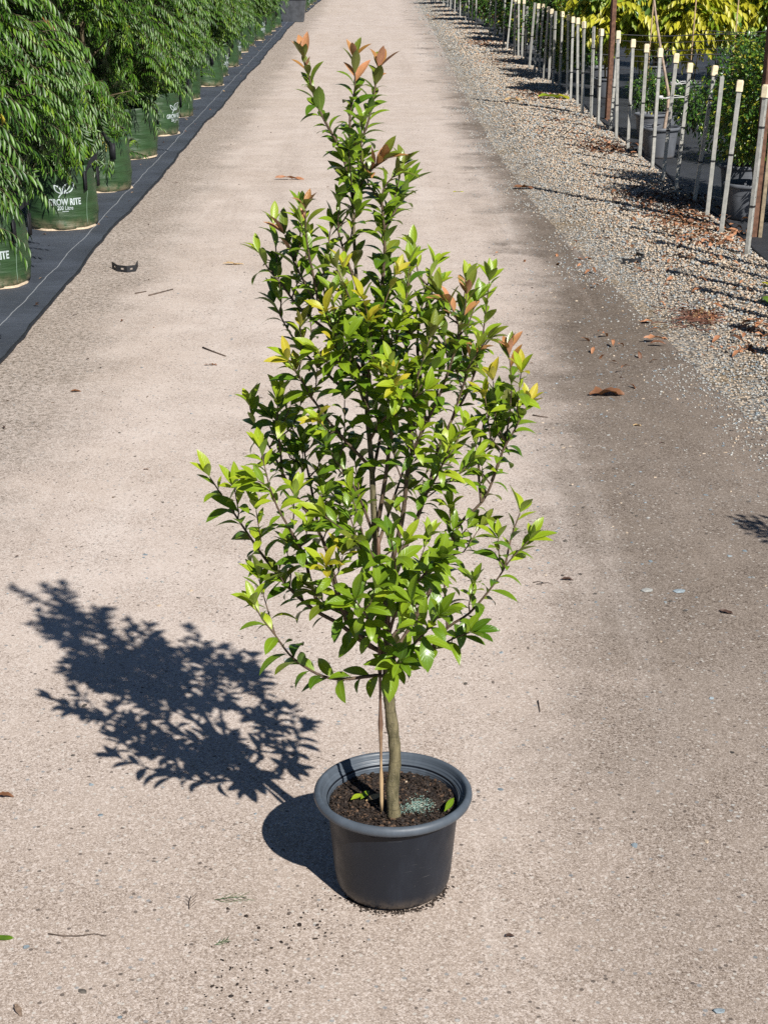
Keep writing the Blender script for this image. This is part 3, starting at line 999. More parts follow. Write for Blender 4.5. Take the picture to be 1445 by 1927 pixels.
flat_leaf('fallen_leaf', 'narrow tan leaf left of the tree tip on the pale drive', 420, 498, .16, .18, DRY[3], .0, .3, .3)
flat_leaf('fallen_leaf', 'orange-tan bark-like leaf far up the drive left of the tree leader', 518, 338, .30, .16, DRY[1], .05, .4, .4)
flat_leaf('fallen_leaf', 'reddish brown leaf where the drive meets the gravel, right of the tree leader', 965, 356, .22, .4, DRY[0], .1, .6, .6)
flat_leaf('fallen_leaf', 'small yellow-green leaf on the drive right of the tree leader', 852, 361, .11, .22, LM[3], .1, .2, .2)
flat_leaf('fallen_leaf', 'tiny curled brown leaf on the drive left of the trunk middle', 270, 884, .028, .4, DRY[0], .3, .5, .5)
flat_leaf('fallen_leaf', 'curled brown leaf on the damp edge above the large crumpled leaf', 1210, 640, .16, .3, DRY[1], .2, .6, .6, .02)
flat_leaf('fallen_leaf', 'rusty leaf lying beside the large crumpled leaf, further right', 1190, 802, .05, .4, DRY[3], .3, .6, .6)
flat_leaf('fallen_leaf', 'big tan leaf on the gravel left of the heap of green litter', 948, 190, .32, .4, DRY[3], .2, .4, .5, .03)
bigleaf = flat_leaf('fallen_leaf', 'large glossy green leaf with yellow base on the gravel at the right edge', 1434, 560, .20, .55, LM[0], -1.35, .25, .3, .05)
flat_leaf('fallen_leaf', 'narrow yellow leaf pointing into the green one at the right edge', 1432, 532, .18, .22, LM[3], -1.2, .3, .2, .05)
# leaves on the soil
for (lab, px, py, L, W, m, ang, t) in (('fresh green leaf tip standing on the potting soil left of the cane', 679, 1504, .044, .40, LM[1], 1.0, .2),
                                      ('yellowing half leaf lying on the potting soil at the far left', 660, 1505, .040, .42, LM[2], .55, .2),
                                      ('tan curled leaf on the potting soil against the cane foot', 688, 1507, .052, .34, DRY[3], .42, .3),
                                      ('slim green leaf leaning inside the right side of the pot rim', 836, 1527, .064, .25, LM[1], 1.05, .5)):
    V, F, UV = leaf_arrays(1, W, .3, .25, 7, .06)
    o = link('soil_leaf', np_mesh('soil_leaf', V, F, m, None, UV))
    o.location = at(px, py, SOILZ + .016)
    o.rotation_euler = (t, -.25, ang)
    o.scale = (L, L, L)
    tag(o, lab, 'fallen leaf')


def stick(name, label, pts, r, mat, cat='twig', z=.004):
    b = MB()
    w = [at(x, y, z) for x, y in pts]
    b.tube(w, [r * (1 - .4 * i / (len(w) - 1)) for i in range(len(w))], 6)
    tag(b.build(name, mat), label, cat)


M_stick = simple('dry_twig', (0.085, 0.06, 0.045), .8, .3, 40)
stick('fallen_twig', 'straight grey-brown twig on the drive left of the upper tree', [(281, 556), (300, 551), (326, 544)], .007, M_stick)
stick('fallen_twig', 'short dark twig lying left of the yellow-tipped branch', [(382, 654), (400, 661), (425, 670)], .006, M_stick)
stick('fallen_twig', 'curved thin twig on the drive in the lower left', [(92, 1757), (120, 1761), (150, 1761), (178, 1757), (196, 1760)], .0018, M_stick)
stick('fallen_twig', 'small upright-lying twig on the drive right of the shoot tips', [(1012, 1318), (1014, 1328), (1016, 1340)], .002, M_stick)
stick('fallen_twig', 'thin looped tendril on the drive beside the dark folded leaf', [(1003, 1096), (1012, 1094), (1022, 1096), (1018, 1100), (1009, 1099), (1030, 1096), (1040, 1100)], .0015, M_stick)
stick('fallen_twig', 'short twig near the mat edge in the dark crumbs', [(255, 552), (266, 550), (276, 548)], .006, M_stick)
stick('fallen_twig', 'thin twig lying on the drive right of the tree near the damp patch', [(1002, 781), (1014, 783), (1030, 785)], .004, M_stick)
M_needle = simple('green_needle', (0.05, 0.10, 0.03), .6, .3, 40)


def sprig(label, px, py, ln, nb, mat, ang):
    b = MB()
    p = at(px, py, .004)
    dv = Vector((math.cos(ang), math.sin(ang), 0))
    sd = Vector((-dv.y, dv.x, 0))
    b.tube([p, p + dv * ln * .5 + sd * ln * .06, p + dv * ln], [.0011, .001, .0006], 5)
    for i in range(nb):
        q = p + dv * ln * (i + .6) / nb * .9
        s_ = 1 if i % 2 else -1
        b.tube([q, q + (dv * .6 + sd * s_ * .55) * ln * .22, q + (dv + sd * s_ * .7) * ln * .36 + Vector((0, 0, .002))], [.0007, .0008, .0004], 4)
    tag(b.build('fallen_sprig', mat), label, 'sprig')


sprig('green feathery sprig lying on the drive left of the pot foot', 405, 1693, .085, 9, M_needle, .15)
sprig('brownish feathery sprig left of the green one on the drive', 357, 1710, .06, 7, M_stick, 1.6)
sprig('faint grey-green sprig on the drive below the green one', 405, 1778, .04, 6, M_needle, .6)


def strap(label, pts, w, holes=True):
    """perforated flat rubber tie lying on its edge, bent"""
    b = MB()
    P = [at(x, y, .0) for x, y in pts]
    P2 = []
    for i in range(len(P) - 1):
        for t in (0, .34, .67):
            P2.append(P[i].lerp(P[i + 1], t))
    P2.append(P[-1])
    k = len(P2)
    hw = .003
    for i, p in enumerate(P2):
        t = (P2[min(i + 1, k - 1)] - P2[max(i - 1, 0)]).normalized()
        s_ = Vector((-t.y, t.x, 0)) * hw
        for zz in (.004, w * .35, w * .65, w):
            b.v += [tuple(p + s_ + Vector((0, 0, zz))), tuple(p - s_ + Vector((0, 0, zz)))]
            b.uv += [(0, 0)] * 2
    for i in range(k - 1):
        o, q = i * 8, (i + 1) * 8
        for j in range(3):
            if holes and j == 1 and i % 3 == 1:
                continue
            b.f += [(o + 2 * j, q + 2 * j, q + 2 * j + 2, o + 2 * j + 2), (o + 2 * j + 1, o + 2 * j + 3, q + 2 * j + 3, q + 2 * j + 1)]
            b.mi += [0, 0]
        b.f += [(o, o + 1, q + 1, q), (o + 6, q + 6, q + 7, o + 7)]
        b.mi += [0, 0]
    tag(b.build('rubber_strap', M_rubber, None, False), label, 'strap')


strap('bent black perforated strap lying on the drive near the left mat', [(212, 505), (222, 511), (240, 513), (256, 511), (260, 503)], .05)
strap('curved black perforated strap on the gravel right of the drive', [(1170, 498), (1188, 499), (1204, 497), (1210, 490), (1196, 486)], .05)
for lab, px, py, s_, m in (('larger pale flat stone on the damp drive right of the tree', 1217, 1111, .021, ST[1]), ('bluish flat stone beside the pale one on the damp drive', 1277, 1112, .022, ST[3]),
                           ('blue-grey chip in the bottom right corner', 1353, 1902, .0135, ST[3]), ('dark round stone on the gravel near the right edge', 1437, 557, .035, ST[4])):
    V = ICO_V * np.array([s_ * 1.25, s_ * .9, s_ * .28]) + rng.uniform(-.2, .2, (12, 3)) * s_ * .5
    o = link('flat_stone', np_mesh('flat_stone', V, ICO_F, m, None, None, False))
    o.location = at(px, py, .003 if px < 1400 else .05)
    tag(o, lab, 'stone')

# heaps and drifts of dead leaves on the gravel
LV, LF, LU = leaf_arrays(1, .3, .5, .8, 4, .08, .04)
QP, QS, QM = [], [], []
for px, py, rx, ry, n, ms in ((1145, 285, .42, .75, 300, (0, 1, 2)), (1255, 385, .40, .8, 330, (0, 2, 2)), (1290, 425, .35, .6, 260, (0, 1, 0)), (905, 85, .40, 1.3, 300, (0, 1, 2)), (1010, 185, .35, .9, 180, (0, 1, 2)),
                              (950, 120, .45, 1.2, 130, (0, 1, 2)), (820, 35, .3, 1.6, 60, (1, 1, 3)), (1320, 600, .13, .2, 50, (1, 1, 3)), (1425, 625, .12, .25, 32, (0, 1, 1)), (1400, 660, .2, .3, 22, (0, 1, 1)), (1240, 500, .8, 1.4, 90, (0, 1, 1)), (1180, 660, .3, .9, 14, (0, 1)), (1060, 240, .5, 2.6, 120, (0, 1, 2)), (1340, 460, .3, .5, 130, (0, 1)), (1080, 60, .3, 3, 30, (0, 1))):
    c = at(px, py)
    q = np.stack([c.x + rng.normal(0, rx * .5, n), c.y + rng.normal(0, ry * .5, n), np.zeros(n)], 1)
    q[:, 2] = .03 * smooth(.1, 1.0, q[:, 0] - bank_left(q[:, 1])) + rng.uniform(.008, .04, n)
    QP.append(q); QS.append(rng.uniform(.05, .11, n)); QM.append(np.array(ms)[rng.integers(0, len(ms), n)])
# small specks of litter blown over the drive
n = 420
yy = rng.uniform(5, 60, n)
xx = np.where(rng.uniform(0, 1, n) < .45, rng.normal(-1.9, .22, n), rng.uniform(-1.8, 1.5, n))
QP.append(np.stack([xx, yy, np.full(n, .004)], 1)); QS.append(rng.uniform(.012, .05, n)); QM.append(rng.choice([0, 2, 2, 2, 4], n))
n = 170
yy = rng.uniform(8, 45, n)
QP.append(np.stack([rng.uniform(-3.2, -2.22, n), yy, np.full(n, .02)], 1)); QS.append(rng.uniform(.015, .07, n)); QM.append(rng.choice([0, 2, 3, 4], n))
QP, QS, QM = np.concatenate(QP), np.concatenate(QS), np.concatenate(QM)
x, y, z = rand_rot(len(QP), .7)
V, F, _, U = scatter((LV, LF, np.zeros(len(LF), int), LU), frames(QP, x, y, z, QS))
tag(link('leaf_litter', np_mesh('leaf_litter', V, F, DRY, np.repeat(QM, len(LF)), U)), 'drifts of rust-brown dead leaves on the gravel by the stakes', 'leaf litter', None, 'stuff')
# the red-brown tangle of fine roots on the gravel
rt = MB()
c = at(1312, 597, .045)
for i in range(70):
    p = c + Vector((rng.normal(0, .10), rng.normal(0, .16), rng.uniform(-.005, .02)))
    q = [p]
    a = rng.uniform(0, 6.28)
    for j in range(4):
        a += rng.normal(0, .7)
        q.append(q[-1] + Vector((math.cos(a) * .035, math.sin(a) * .035, rng.normal(0, .005))))
    rt.tube(q, .0028, 4)
tag(rt.build('root_tangle', simple('red_brown_root', (0.13, 0.055, 0.035), .8, .4, 30)), 'red-brown tangle of fine dry roots on the gravel near the right edge', None, None, 'stuff')
# half-green heap by the stakes
hp = [flat_leaf('fallen_leaf', t, px, py, L, .6, m, a, .4, .9, .05, .03) for t, px, py, L, m, a in (
    ('big curled lime green leaf on top of the litter heap by the stakes', 1012, 186, .42, LM[2], .3), ('yellowing broad leaf in the litter heap by the stakes', 1040, 184, .3, LM[3], -.5))]

# ------------------------------------------------------------------ left row: green bags and weeping trees
def bag_mat():
    s = NT('green_woven_poly')
    p = s.pos()
    xyz = s.n('SeparateXYZ', ins={0: p})
    wr = s.noise(s.n('Mapping', ins={'Vector': p, 'Scale': (1.2, 1.2, 9.0)}).outputs[0], 3.2, 5, .6, .5)
    c = s.mix(s.ramp(s.noise(p, 6, 4), .3, .7), (0.016, 0.042, 0.013), (0.026, 0.064, 0.020))
    c = s.mix(s.ramp(wr, .55, .75, 0, .35), c, (0.036, 0.080, 0.042))
    z = xyz.outputs[2]
    low = s.math('MULTIPLY', s.ramp(z, .13, .0), s.ramp(s.noise(p, 14, 6, .7), .35, .62))
    c = s.mix(s.math('MULTIPLY', low, .75), c, (0.22, 0.165, 0.11))
    wv = s.n('TexWave', wave_type='BANDS', bands_direction='Z', ins={'Vector': p, 'Scale': 90.0, 'Distortion': .5}).outputs['Fac']
    h = s.math('ADD', s.math('MULTIPLY', wr, 1.0), s.math('MULTIPLY', wv, .008))
    return s.done(s.pbr(c, s.ramp(wr, .3, .7, .38, .55), s.bump(h, .5, .02), 0, .5))


M_bag = bag_mat()
M_print = simple('white_print', (0.38, 0.44, 0.44), .5, .15, 60)
M_dust = simple('sandy_dust', (0.44, 0.35, 0.25), .9, .2, 60)
M_web = simple('black_webbing', (0.010, 0.011, 0.014), .65, .3, 60, .3)
M_seam = simple('pale_stitching', (0.16, 0.24, 0.17), .7)
BAG_R, BAG_H = .292, .535


def text_mesh(txt, size, off):
    cu = bpy.data.curves.new('lettering', 'FONT')
    cu.body, cu.size, cu.align_x, cu.align_y, cu.offset, cu.resolution_u = txt, size, 'CENTER', 'CENTER', off, 3
    ob = bpy.data.objects.new('lettering', cu)
    COL.objects.link(ob)
    dg = bpy.context.evaluated_depsgraph_get()
    me = bpy.data.meshes.new_from_object(ob.evaluated_get(dg))
    bpy.data.objects.remove(ob)
    vs = [v.co.copy() for v in me.vertices]
    fs = [tuple(p.vertices) for p in me.polygons]
    bpy.data.meshes.remove(me)
    return vs, fs


def bag_wob(th, z):
    return .009 * math.sin(2 * th + z * 6 + 1) + .006 * math.sin(3 * th + z * 9) + .004 * math.sin(7 * th + z * 23) + .003 * math.sin(z * 60 + 4 * th) + .010 * math.sin(math.pi * min(1, z / BAG_H))


def wrap(x, z, proud):
    th = -math.pi / 2 + x / BAG_R
    r = BAG_R * (1 - .02 * ((z / BAG_H) - .5)) + bag_wob(th, z) + proud
    return (r * math.cos(th), r * math.sin(th), z)


def stroke(mb, pts, w, z0, x0):
    """flat line of width w in the bag's (x, z) sheet, wrapped on it"""
    o = len(mb.v)
    k = len(pts)
    for i, (a, b) in enumerate(pts):
        p, q = Vector(pts[max(i - 1, 0)]), Vector(pts[min(i + 1, k - 1)])
        t = (q - p).normalized()
        nn = Vector((-t.y, t.x))
        mb.v += [wrap(x0 + a + nn.x * w / 2, z0 + b + nn.y * w / 2, .004), wrap(x0 + a - nn.x * w / 2, z0 + b - nn.y * w / 2, .004)]
        mb.uv += [(0, 0)] * 2
    for i in range(k - 1):
        mb.f.append((o + 2 * i, o + 2 * i + 1, o + 2 * i + 3, o + 2 * i + 2)); mb.mi.append(0)


def bez(a, b, c, d, n=9):
    out = []
    for i in range(n + 1):
        t = i / n
        out.append(tuple((1 - t) ** 3 * np.array(a) + 3 * (1 - t) ** 2 * t * np.array(b) + 3 * (1 - t) * t * t * np.array(c) + t ** 3 * np.array(d)))
    return out


pr_mb = MB()
for txt, size, z0, off, sx in (('GROW RITE', .066, .245, .0022, .78), ('200 Litre', .044, .196, .001, .82), ('grown by', .018, .168, .0, 1)):
    if txt == 'grown by':
        # an unreadable small line under the capacity: a run of tiny dashes
        for i in range(6):
            stroke(pr_mb, [(-.024 + i * .009, 0), (-.018 + i * .009, 0)], .007, z0, 0)
        continue
    vs, fs = text_mesh(txt, size, off)
    pr_mb.add([wrap(v.x * sx, z0 + v.y * 1.15, .0035) for v in vs], fs)
# two-leaf emblem above the words: big leaf to the right, small one to the left, one stalk
stroke(pr_mb, bez((-.050, -.060), (-.03, -.020), (.0, -.012), (.018, .006)), .010, .345, 0)
stroke(pr_mb, bez((-.010, -.022), (-.020, .030), (.010, .062), (.078, .066)), .010, .345, 0)
stroke(pr_mb, bez((.078, .066), (.086, .010), (.050, -.026), (-.004, -.020)), .010, .345, 0)
stroke(pr_mb, bez((.050, .040), (.045, .020), (.020, -.002), (-.006, -.018)), .007, .345, 0)
stroke(pr_mb, bez((-.022, -.024), (-.075, -.014), (-.082, .018), (-.080, .048)), .009, .345, 0)
stroke(pr_mb, bez((-.080, .048), (-.040, .034), (-.026, .010), (-.024, -.020)), .009, .345, 0)


def make_bag():
    root = empty('grow_bag', (0, 0, 0))
    b = MB()
    b.lathe([(.0, .010), (BAG_R * .97, .010)] + [(BAG_R * (1.0 - .02 * ((z / BAG_H) - .5)) , z) for z in np.linspace(.014, BAG_H, 22)] + [(BAG_R * .975, BAG_H + .006), (BAG_R * .95, BAG_H - .002), (BAG_R * .94, BAG_H - .06)], 64, 0, (0, 0, 0), bag_wob)
    b.build('bag_body', M_bag, root)
    pr_mb.build('print', M_print, root)
    d = MB()
    d.lathe([(BAG_R * .96, .004), (BAG_R * 1.0, .022), (BAG_R * 1.012, .016), (BAG_R * 1.03, .006)], 48, 0, (0, 0, 0), lambda th, z: .008 * math.sin(5 * th) + .005 * math.sin(11 * th))
    d.build('dust_ring', M_dust, root)
    for th in (-.55, 2.6):
        h = MB()
        ca, sa = math.cos(th), math.sin(th)
        tx, ty = -sa, ca
        pts = []
        for i in range(13):
            t = i / 12
            s_ = (t - .5) * .26
            zz = BAG_H - .10 + .17 * math.sin(math.pi * t) ** .6
            rr = BAG_R + .012 + .05 * math.sin(math.pi * t) ** 2
            pts.append((rr * ca + tx * s_, rr * sa + ty * s_, zz))
        k = len(pts)
        for i, p in enumerate(pts):
            h.v += [(p[0], p[1], p[2] - .028), (p[0] + ca * .004, p[1] + sa * .004, p[2] + .028)]
            h.uv += [(0, 0)] * 2
        h.f = [(2 * i, 2 * i + 1, 2 * i + 3, 2 * i + 2) for i in range(k - 1)]
        h.mi = [0] * (k - 1)
        for s_ in (-.13, .13):
            h.box((0, 0, 0), (.008, .052, .16), 0, Matrix.Translation(((BAG_R + .008) * ca + tx * s_, (BAG_R + .008) * sa + ty * s_, BAG_H - .12)) @ Matrix.Rotation(th, 4, 'Z'))
        h.build('handle', M_web, root)
    sm = MB()
    sm.tube([wrap(.20, z, .002) for z in np.linspace(.03, BAG_H, 12)], .0028, 5)
    sm.build('seam', M_seam, root)
    so = MB()
    so.lathe([(.0001, BAG_H - .035), (.15, BAG_H - .038), (BAG_R * .945, BAG_H - .045)], 32)
    so.build('potting_soil', simple('bag_soil', (0.10, 0.065, 0.04), .9, .5, 40, .2), root)
    return root


HL = [leaf_mat('hedge_leaf', (0.018, 0.060, 0.006), (0.086, 0.188, 0.012), (0.035, 0.08, 0.02), .42, .12, 0, .42), leaf_mat('hedge_new_leaf', (0.14, 0.26, 0.018), (0.21, 0.33, 0.03), (.12, .22, .05), .42, .3, 0, .4),
      leaf_mat('hedge_yellow_leaf', (0.42, 0.36, .04), (.5, .40, .06), None, .4, .3, 0), leaf_mat('hedge_red_leaf', (0.30, 0.08, .04), (.4, .14, .08), None, .4, .2, 0)]
M_hstem = simple('hedge_stem', (0.075, 0.06, 0.028), .7, .3, 30)


def spray_proto(L=.40, pairs=9, tipmat=0, seed=0, hang=.8, ll=.105, lw=.165):
    """one arching shoot along +X with paired hanging leaves; V, F, mi, uv; material 4 is the stem"""
    rr = random.Random(seed)
    parts = []
    lv, lf, lu = leaf_arrays(1, lw, .45, .35, 3, .04)
    pts = []
    for i in range(pairs + 1):
        t = i / pairs
        pts.append(Vector((L * t * (1 - .12 * t), 0, .10 * L * math.sin(math.pi * t * .8) - .42 * L * t ** 2)))
    for i in range(1, pairs + 1):
        p, T = pts[i], (pts[i] - pts[i - 1]).normalized()
        for s_ in (-1, 1):
            D = (T * rr.uniform(.45, .8) + Vector((0, s_ * rr.uniform(.45, .8), -hang * rr.uniform(.5, 1.1)))).normalized()
            n_ = Vector((0, s_ * .25, 1)) + T * .25
            n_ = (n_ - D * n_.dot(D)).normalized()
            y = n_.cross(D)
            l = ll * rr.uniform(.75, 1.1) * (1 - .35 * abs(i / pairs - .5))
            M = np.array(Matrix((D, y, n_)).transposed()) * l
            parts.append((lv @ M.T + np.array(p), lf, np.full(len(lf), tipmat if i > pairs - 3 else 0), lu))
    b = MB()
    b.tube(pts, [.0035 * (1 - .7 * i / pairs) for i in range(pairs + 1)], 3, 0, False)
    tri = []
    for f in b.f:
        tri += [(f[0], f[1], f[2]), (f[0], f[2], f[3])]
    parts.append((np.array(b.v), np.array(tri), np.full(len(tri), 4), np.zeros((len(b.v), 2))))
    return joined(parts)


def crown_sprays(n, zc, rx, ry, rz, zmin, inner=.45, clumps=0, cl=None):
    """origins and frames of sprays filling an ellipsoid, pointing outwards; clumps gathers them round a few boughs"""
    d = nrm(rng.normal(0, 1, (n, 3)))
    if clumps:
        d = nrm(cl[rng.integers(0, len(cl), n)] + rng.normal(0, .145, (n, 3)))
    rad_ = rng.uniform(inner, 1.0, n) ** .6
    lump = 1 + .16 * np.sin(d[:, 0] * 5 + d[:, 2] * 7) + .10 * np.sin(d[:, 1] * 9 + 2)
    P = d * np.stack([np.full(n, rx), np.full(n, ry), np.full(n, rz)], 1) * (rad_ * lump)[:, None]
    P[:, 2] += zc
    P[:, 2] = np.where(P[:, 2] < zmin, zmin + rng.uniform(0, .5, n), P[:, 2])
    out = nrm(np.stack([d[:, 0], d[:, 1], d[:, 2] * .35 + .12], 1) + rng.normal(0, .28 if clumps else .35, (n, 3)))
    side = nrm(np.cross(np.array([0, 0, 1.0])[None], out))
    up = np.cross(out, side)
    P = P - out * .30
    return frames(P, out, side, up, rng.uniform(.75, 1.2, n))


def hedge_foliage(seed):
    parts = []
    protos = [spray_proto(.36, 10, 0, seed, .9, .092, .20), spray_proto(.30, 9, 1, seed + 1, .9, .09, .20), spray_proto(.40, 11, 0, seed + 2, 1.0, .098, .20), spray_proto(.26, 8, 1, seed + 3, .8, .085, .22), spray_proto(.34, 7, 2, seed + 4), spray_proto(.2, 5, 3, seed + 5)]
    cl = nrm(rng.normal(0, 1, (54, 3)) * np.array([1, 1, 1.1]))
    for pr_, n in zip(protos, (400, 130, 330, 110, 3, 6)):
        parts.append(scatter(pr_, crown_sprays(n, 1.56, .80, .96, 1.32, .34, .45, 1, cl)))
    V, F, MI, UV = joined(parts)
    return np_mesh('foliage', V, F, HL + [M_hstem], MI, UV)


def make_hedge(me):
    root = empty('weeping_tree', (0, 0, 0))
    b = MB()
    b.tube([(0, 0, .45), (.02, .01, .9), (-.02, .02, 1.6), (.0, .0, 2.6)], [.035, .03, .022, .01], 8)
    b.build('trunk', M_hstem, root)
    for i in range(9):
        a = i * 2.4
        z0 = .75 + i * .18
        br = MB()
        br.tube([(0, 0, z0), (.25 * math.cos(a), .3 * math.sin(a), z0 + .22), (.5 * math.cos(a), .7 * math.sin(a), z0 + .28)], [.014, .010, .004], 5)
        br.build('branch', M_hstem, root)
    o = link('foliage', me, root)
    o['kind'] = 'stuff'
    return root


BAGS = [9.05, 11.229, 13.64, 15.75, 18.128, 20.332, 22.433, 24.837, 27.015, 28.95, 31.013, 32.842, 34.9, 36.862, 38.7, 40.672, 42.3, 44.077, 51.2, 53.4, 55.6, 57.8, 60.0, 62.2]
BX = [-2.72, -2.815, -2.712, -2.72, -2.74, -2.775, -2.80, -2.95, -2.80, -2.86, -2.86, -2.93, -2.95, -2.96, -2.85, -2.81, -2.80, -2.76, -2.50, -2.45, -2.42, -2.38, -2.36, -2.34]
bag0 = make_bag()
hm = [hedge_foliage(s_) for s_ in (11, 31, 51)]
hedges = [make_hedge(m) for m in hm]
used = [False] * 3
for i, (yv, xv) in enumerate(zip(BAGS, BX)):
    b = bag0 if i == 0 else copy_tree(bag0)
    b.location = (xv, yv + .29, .007)
    b.rotation_euler.z = (-.05, .33, .30, 2.3, -2.1, 1.15, 2.6, -1.9, 2.2, 1.35, 2.4, 1.3, -2.2, 2.3, 1.3, 2.2, -1.9, 2.4, 1.2, 2.2, 1.1, 1.2, 2.4, 1.2)[i]
    if i > 2:
        b.scale = (1 + .05 * math.sin(i * 4.1), 1 + .05 * math.sin(i * 2.7), 1 + .06 * math.sin(i * 3.3))
        b.rotation_euler.x, b.rotation_euler.y = .025 * math.sin(i * 5.1), .025 * math.sin(i * 1.9)
    if i == 0:
        lb = 'green woven grow bag just off the left edge of the photo'
    elif i == 1:
        lb = 'green grow bag cut by the left photo edge, only its last printed letters showing'
    elif i == 2:
        lb = 'green grow bag with white leaf emblem and all its printed words in view'
    else:
        lb = 'green grow bag on the left mat, %s behind the cut-off one' % ordinal(i - 1)
    tag(b, lb, 'grow bag', 'green grow bags along the left mat')
    v = (i * 2 + i // 3) % 3
    t = hedges[v] if not used[v] else copy_tree(hedges[v])
    used[v] = True
    t.location = (xv - .10 + .04 * math.sin(i * 3), yv + .30, .0)
    t.rotation_euler.z = (0, math.pi, .25, -.3)[i % 4]
    if i == 2:
        t.location += Vector((-.08, .10, .14))
    s_ = (1.0, 1.03, 1.06, .97, 1.0, .98)[i % 6]
    t.scale = (s_, s_, s_ * .97)
    tag(t, 'bushy weeping tree with narrow hanging leaves, %s from the front in the left row' % ordinal(i + 1), 'tree', 'weeping trees along the left mat')
for i in range(13):
    v = i % 3
    t = copy_tree(hedges[v])
    t.location = (-4.55, 11.9 + i * 2.4, -.1)
    t.rotation_euler.z = math.pi * (i % 2) + .3
    t.scale = (1.05, 1.25, 1.15)
    tag(t, 'weeping tree filling the gap behind the front row of green bags', 'tree', 'second row of weeping trees behind the bags')

# grey square planter and small black pot in the left row
sqp = empty('square_planter', (at(553, 42).x - .02, at(553, 42).y + .35, .006))
tag(sqp, 'tall tapered grey square planter box at the far end of the left bag row', 'planter')
b = MB()
h_, w0, w1 = .64, .29, .36
vs = [(sx * w, sy * w, z) for z, w in ((0, w0), (h_, w1)) for sx, sy in ((-1, -1), (1, -1), (1, 1), (-1, 1))]
b.add(vs, [(0, 1, 5, 4), (1, 2, 6, 5), (2, 3, 7, 6), (3, 0, 4, 7), (0, 3, 2, 1)])
M_pl = simple('grey_planter_plastic', (0.055, 0.060, 0.068), .5, .25, 8)
b.build('box', M_pl, sqp, False)
b = MB()
for sx, sy, lx, ly in ((0, -1, 2 * w1 + .06, .05), (0, 1, 2 * w1 + .06, .05), (-1, 0, .05, 2 * w1 - .04), (1, 0, .05, 2 * w1 - .04)):
    b.box((sx * w1, sy * w1, h_ - .002), (lx, ly, .055))
b.build('rim', M_pl, sqp, False)
b = MB()
b.add([(-w1 + .02, -w1 + .02, h_ - .05), (w1 - .02, -w1 + .02, h_ - .05), (w1 - .02, w1 - .02, h_ - .05), (-w1 + .02, w1 - .02, h_ - .05)], [(0, 1, 2, 3)])
b.build('potting_soil', simple('planter_soil', (.06, .04, .028), .9, .4, 30), sqp)

# ------------------------------------------------------------------ right side: stakes
M_galv = None
def galv():
    s = NT('galvanised_steel')
    p = s.pos()
    c = s.mix(s.ramp(s.noise(p, 22, 5, .6), .3, .7), (0.30, 0.305, 0.285), (0.46, 0.45, 0.41))
    c = s.mix(s.ramp(s.noise(p, 7, 4), .55, .75, 0, .4), c, (.30, .27, .21))
    z = s.n('SeparateXYZ', ins={0: p}).outputs[2]
    c = s.mix(s.ramp(z, .10, .02, 0, .4), c, (.22, .17, .11))
    return s.done(s.pbr(c, .5, s.bump(s.noise(p, 40, 3), .1, .003), .25, .5))


M_galv = galv()
M_cap = simple('cream_plastic_cap', (0.74, 0.64, 0.44), .5, .10, 30)
M_hole_shade = simple('painted_hole_shade', (0.01, 0.01, 0.01), .8)  # flat black discs: shade inside uncut bolt holes, put in as colour
M_tie = simple('black_tie', (0.012, 0.012, 0.013), .6, .3, 30)


def prism(mb, prof, z0, z1, mat=0):
    k = len(prof)
    vs = [(x_, y_, z0) for x_, y_ in prof] + [(x_, y_, z1) for x_, y_ in prof]
    fs = [(i, (i + 1) % k, k + (i + 1) % k, k + i) for i in range(k)] + [tuple(range(k))[::-1], tuple(range(k, 2 * k))]
    mb.add(vs, fs, mat)


def oct_prof(h, c):
    return [(-h + c, -h), (h - c, -h), (h, -h + c), (h, h - c), (h - c, h), (-h + c, h), (-h, h - c), (-h, -h + c)]


SH = 1.27
post_mb = MB()
prism(post_mb, oct_prof(.0170, .003), 0, SH)
for zz in np.arange(.18, SH - .05, .145):
    ring = [(.0055 * math.cos(a), -.0173, zz + .0055 * math.sin(a)) for a in np.linspace(0, 2 * math.pi, 8, False)]
    post_mb.add(ring, [tuple(range(8))], 1)
post_mb.box((0.0105, -.0178, SH / 2), (.005, .003, SH - .02))
post_me = post_mb.mesh('post', [M_galv, M_hole_shade], False)
cap_mb = MB()
prism(cap_mb, oct_prof(.0275, .007), SH - .075, SH + .006)
prism(cap_mb, oct_prof(.023, .009), SH + .006, SH + .014)
ring = [(.008 * math.cos(a), -.028, SH - .035 + .011 * math.sin(a)) for a in np.linspace(0, 2 * math.pi, 10, False)]
cap_mb.add(ring, [tuple(range(10))], 1)
cap_me = cap_mb.mesh('cap', [M_cap, M_hole_shade], False)
tie_mb = MB()
prism(tie_mb, oct_prof(.0205, .006), -.007, .007)
tie_mb.box((.029, -.008, .002), (.022, .010, .010))
tie_me = tie_mb.mesh('tie', M_tie, False)

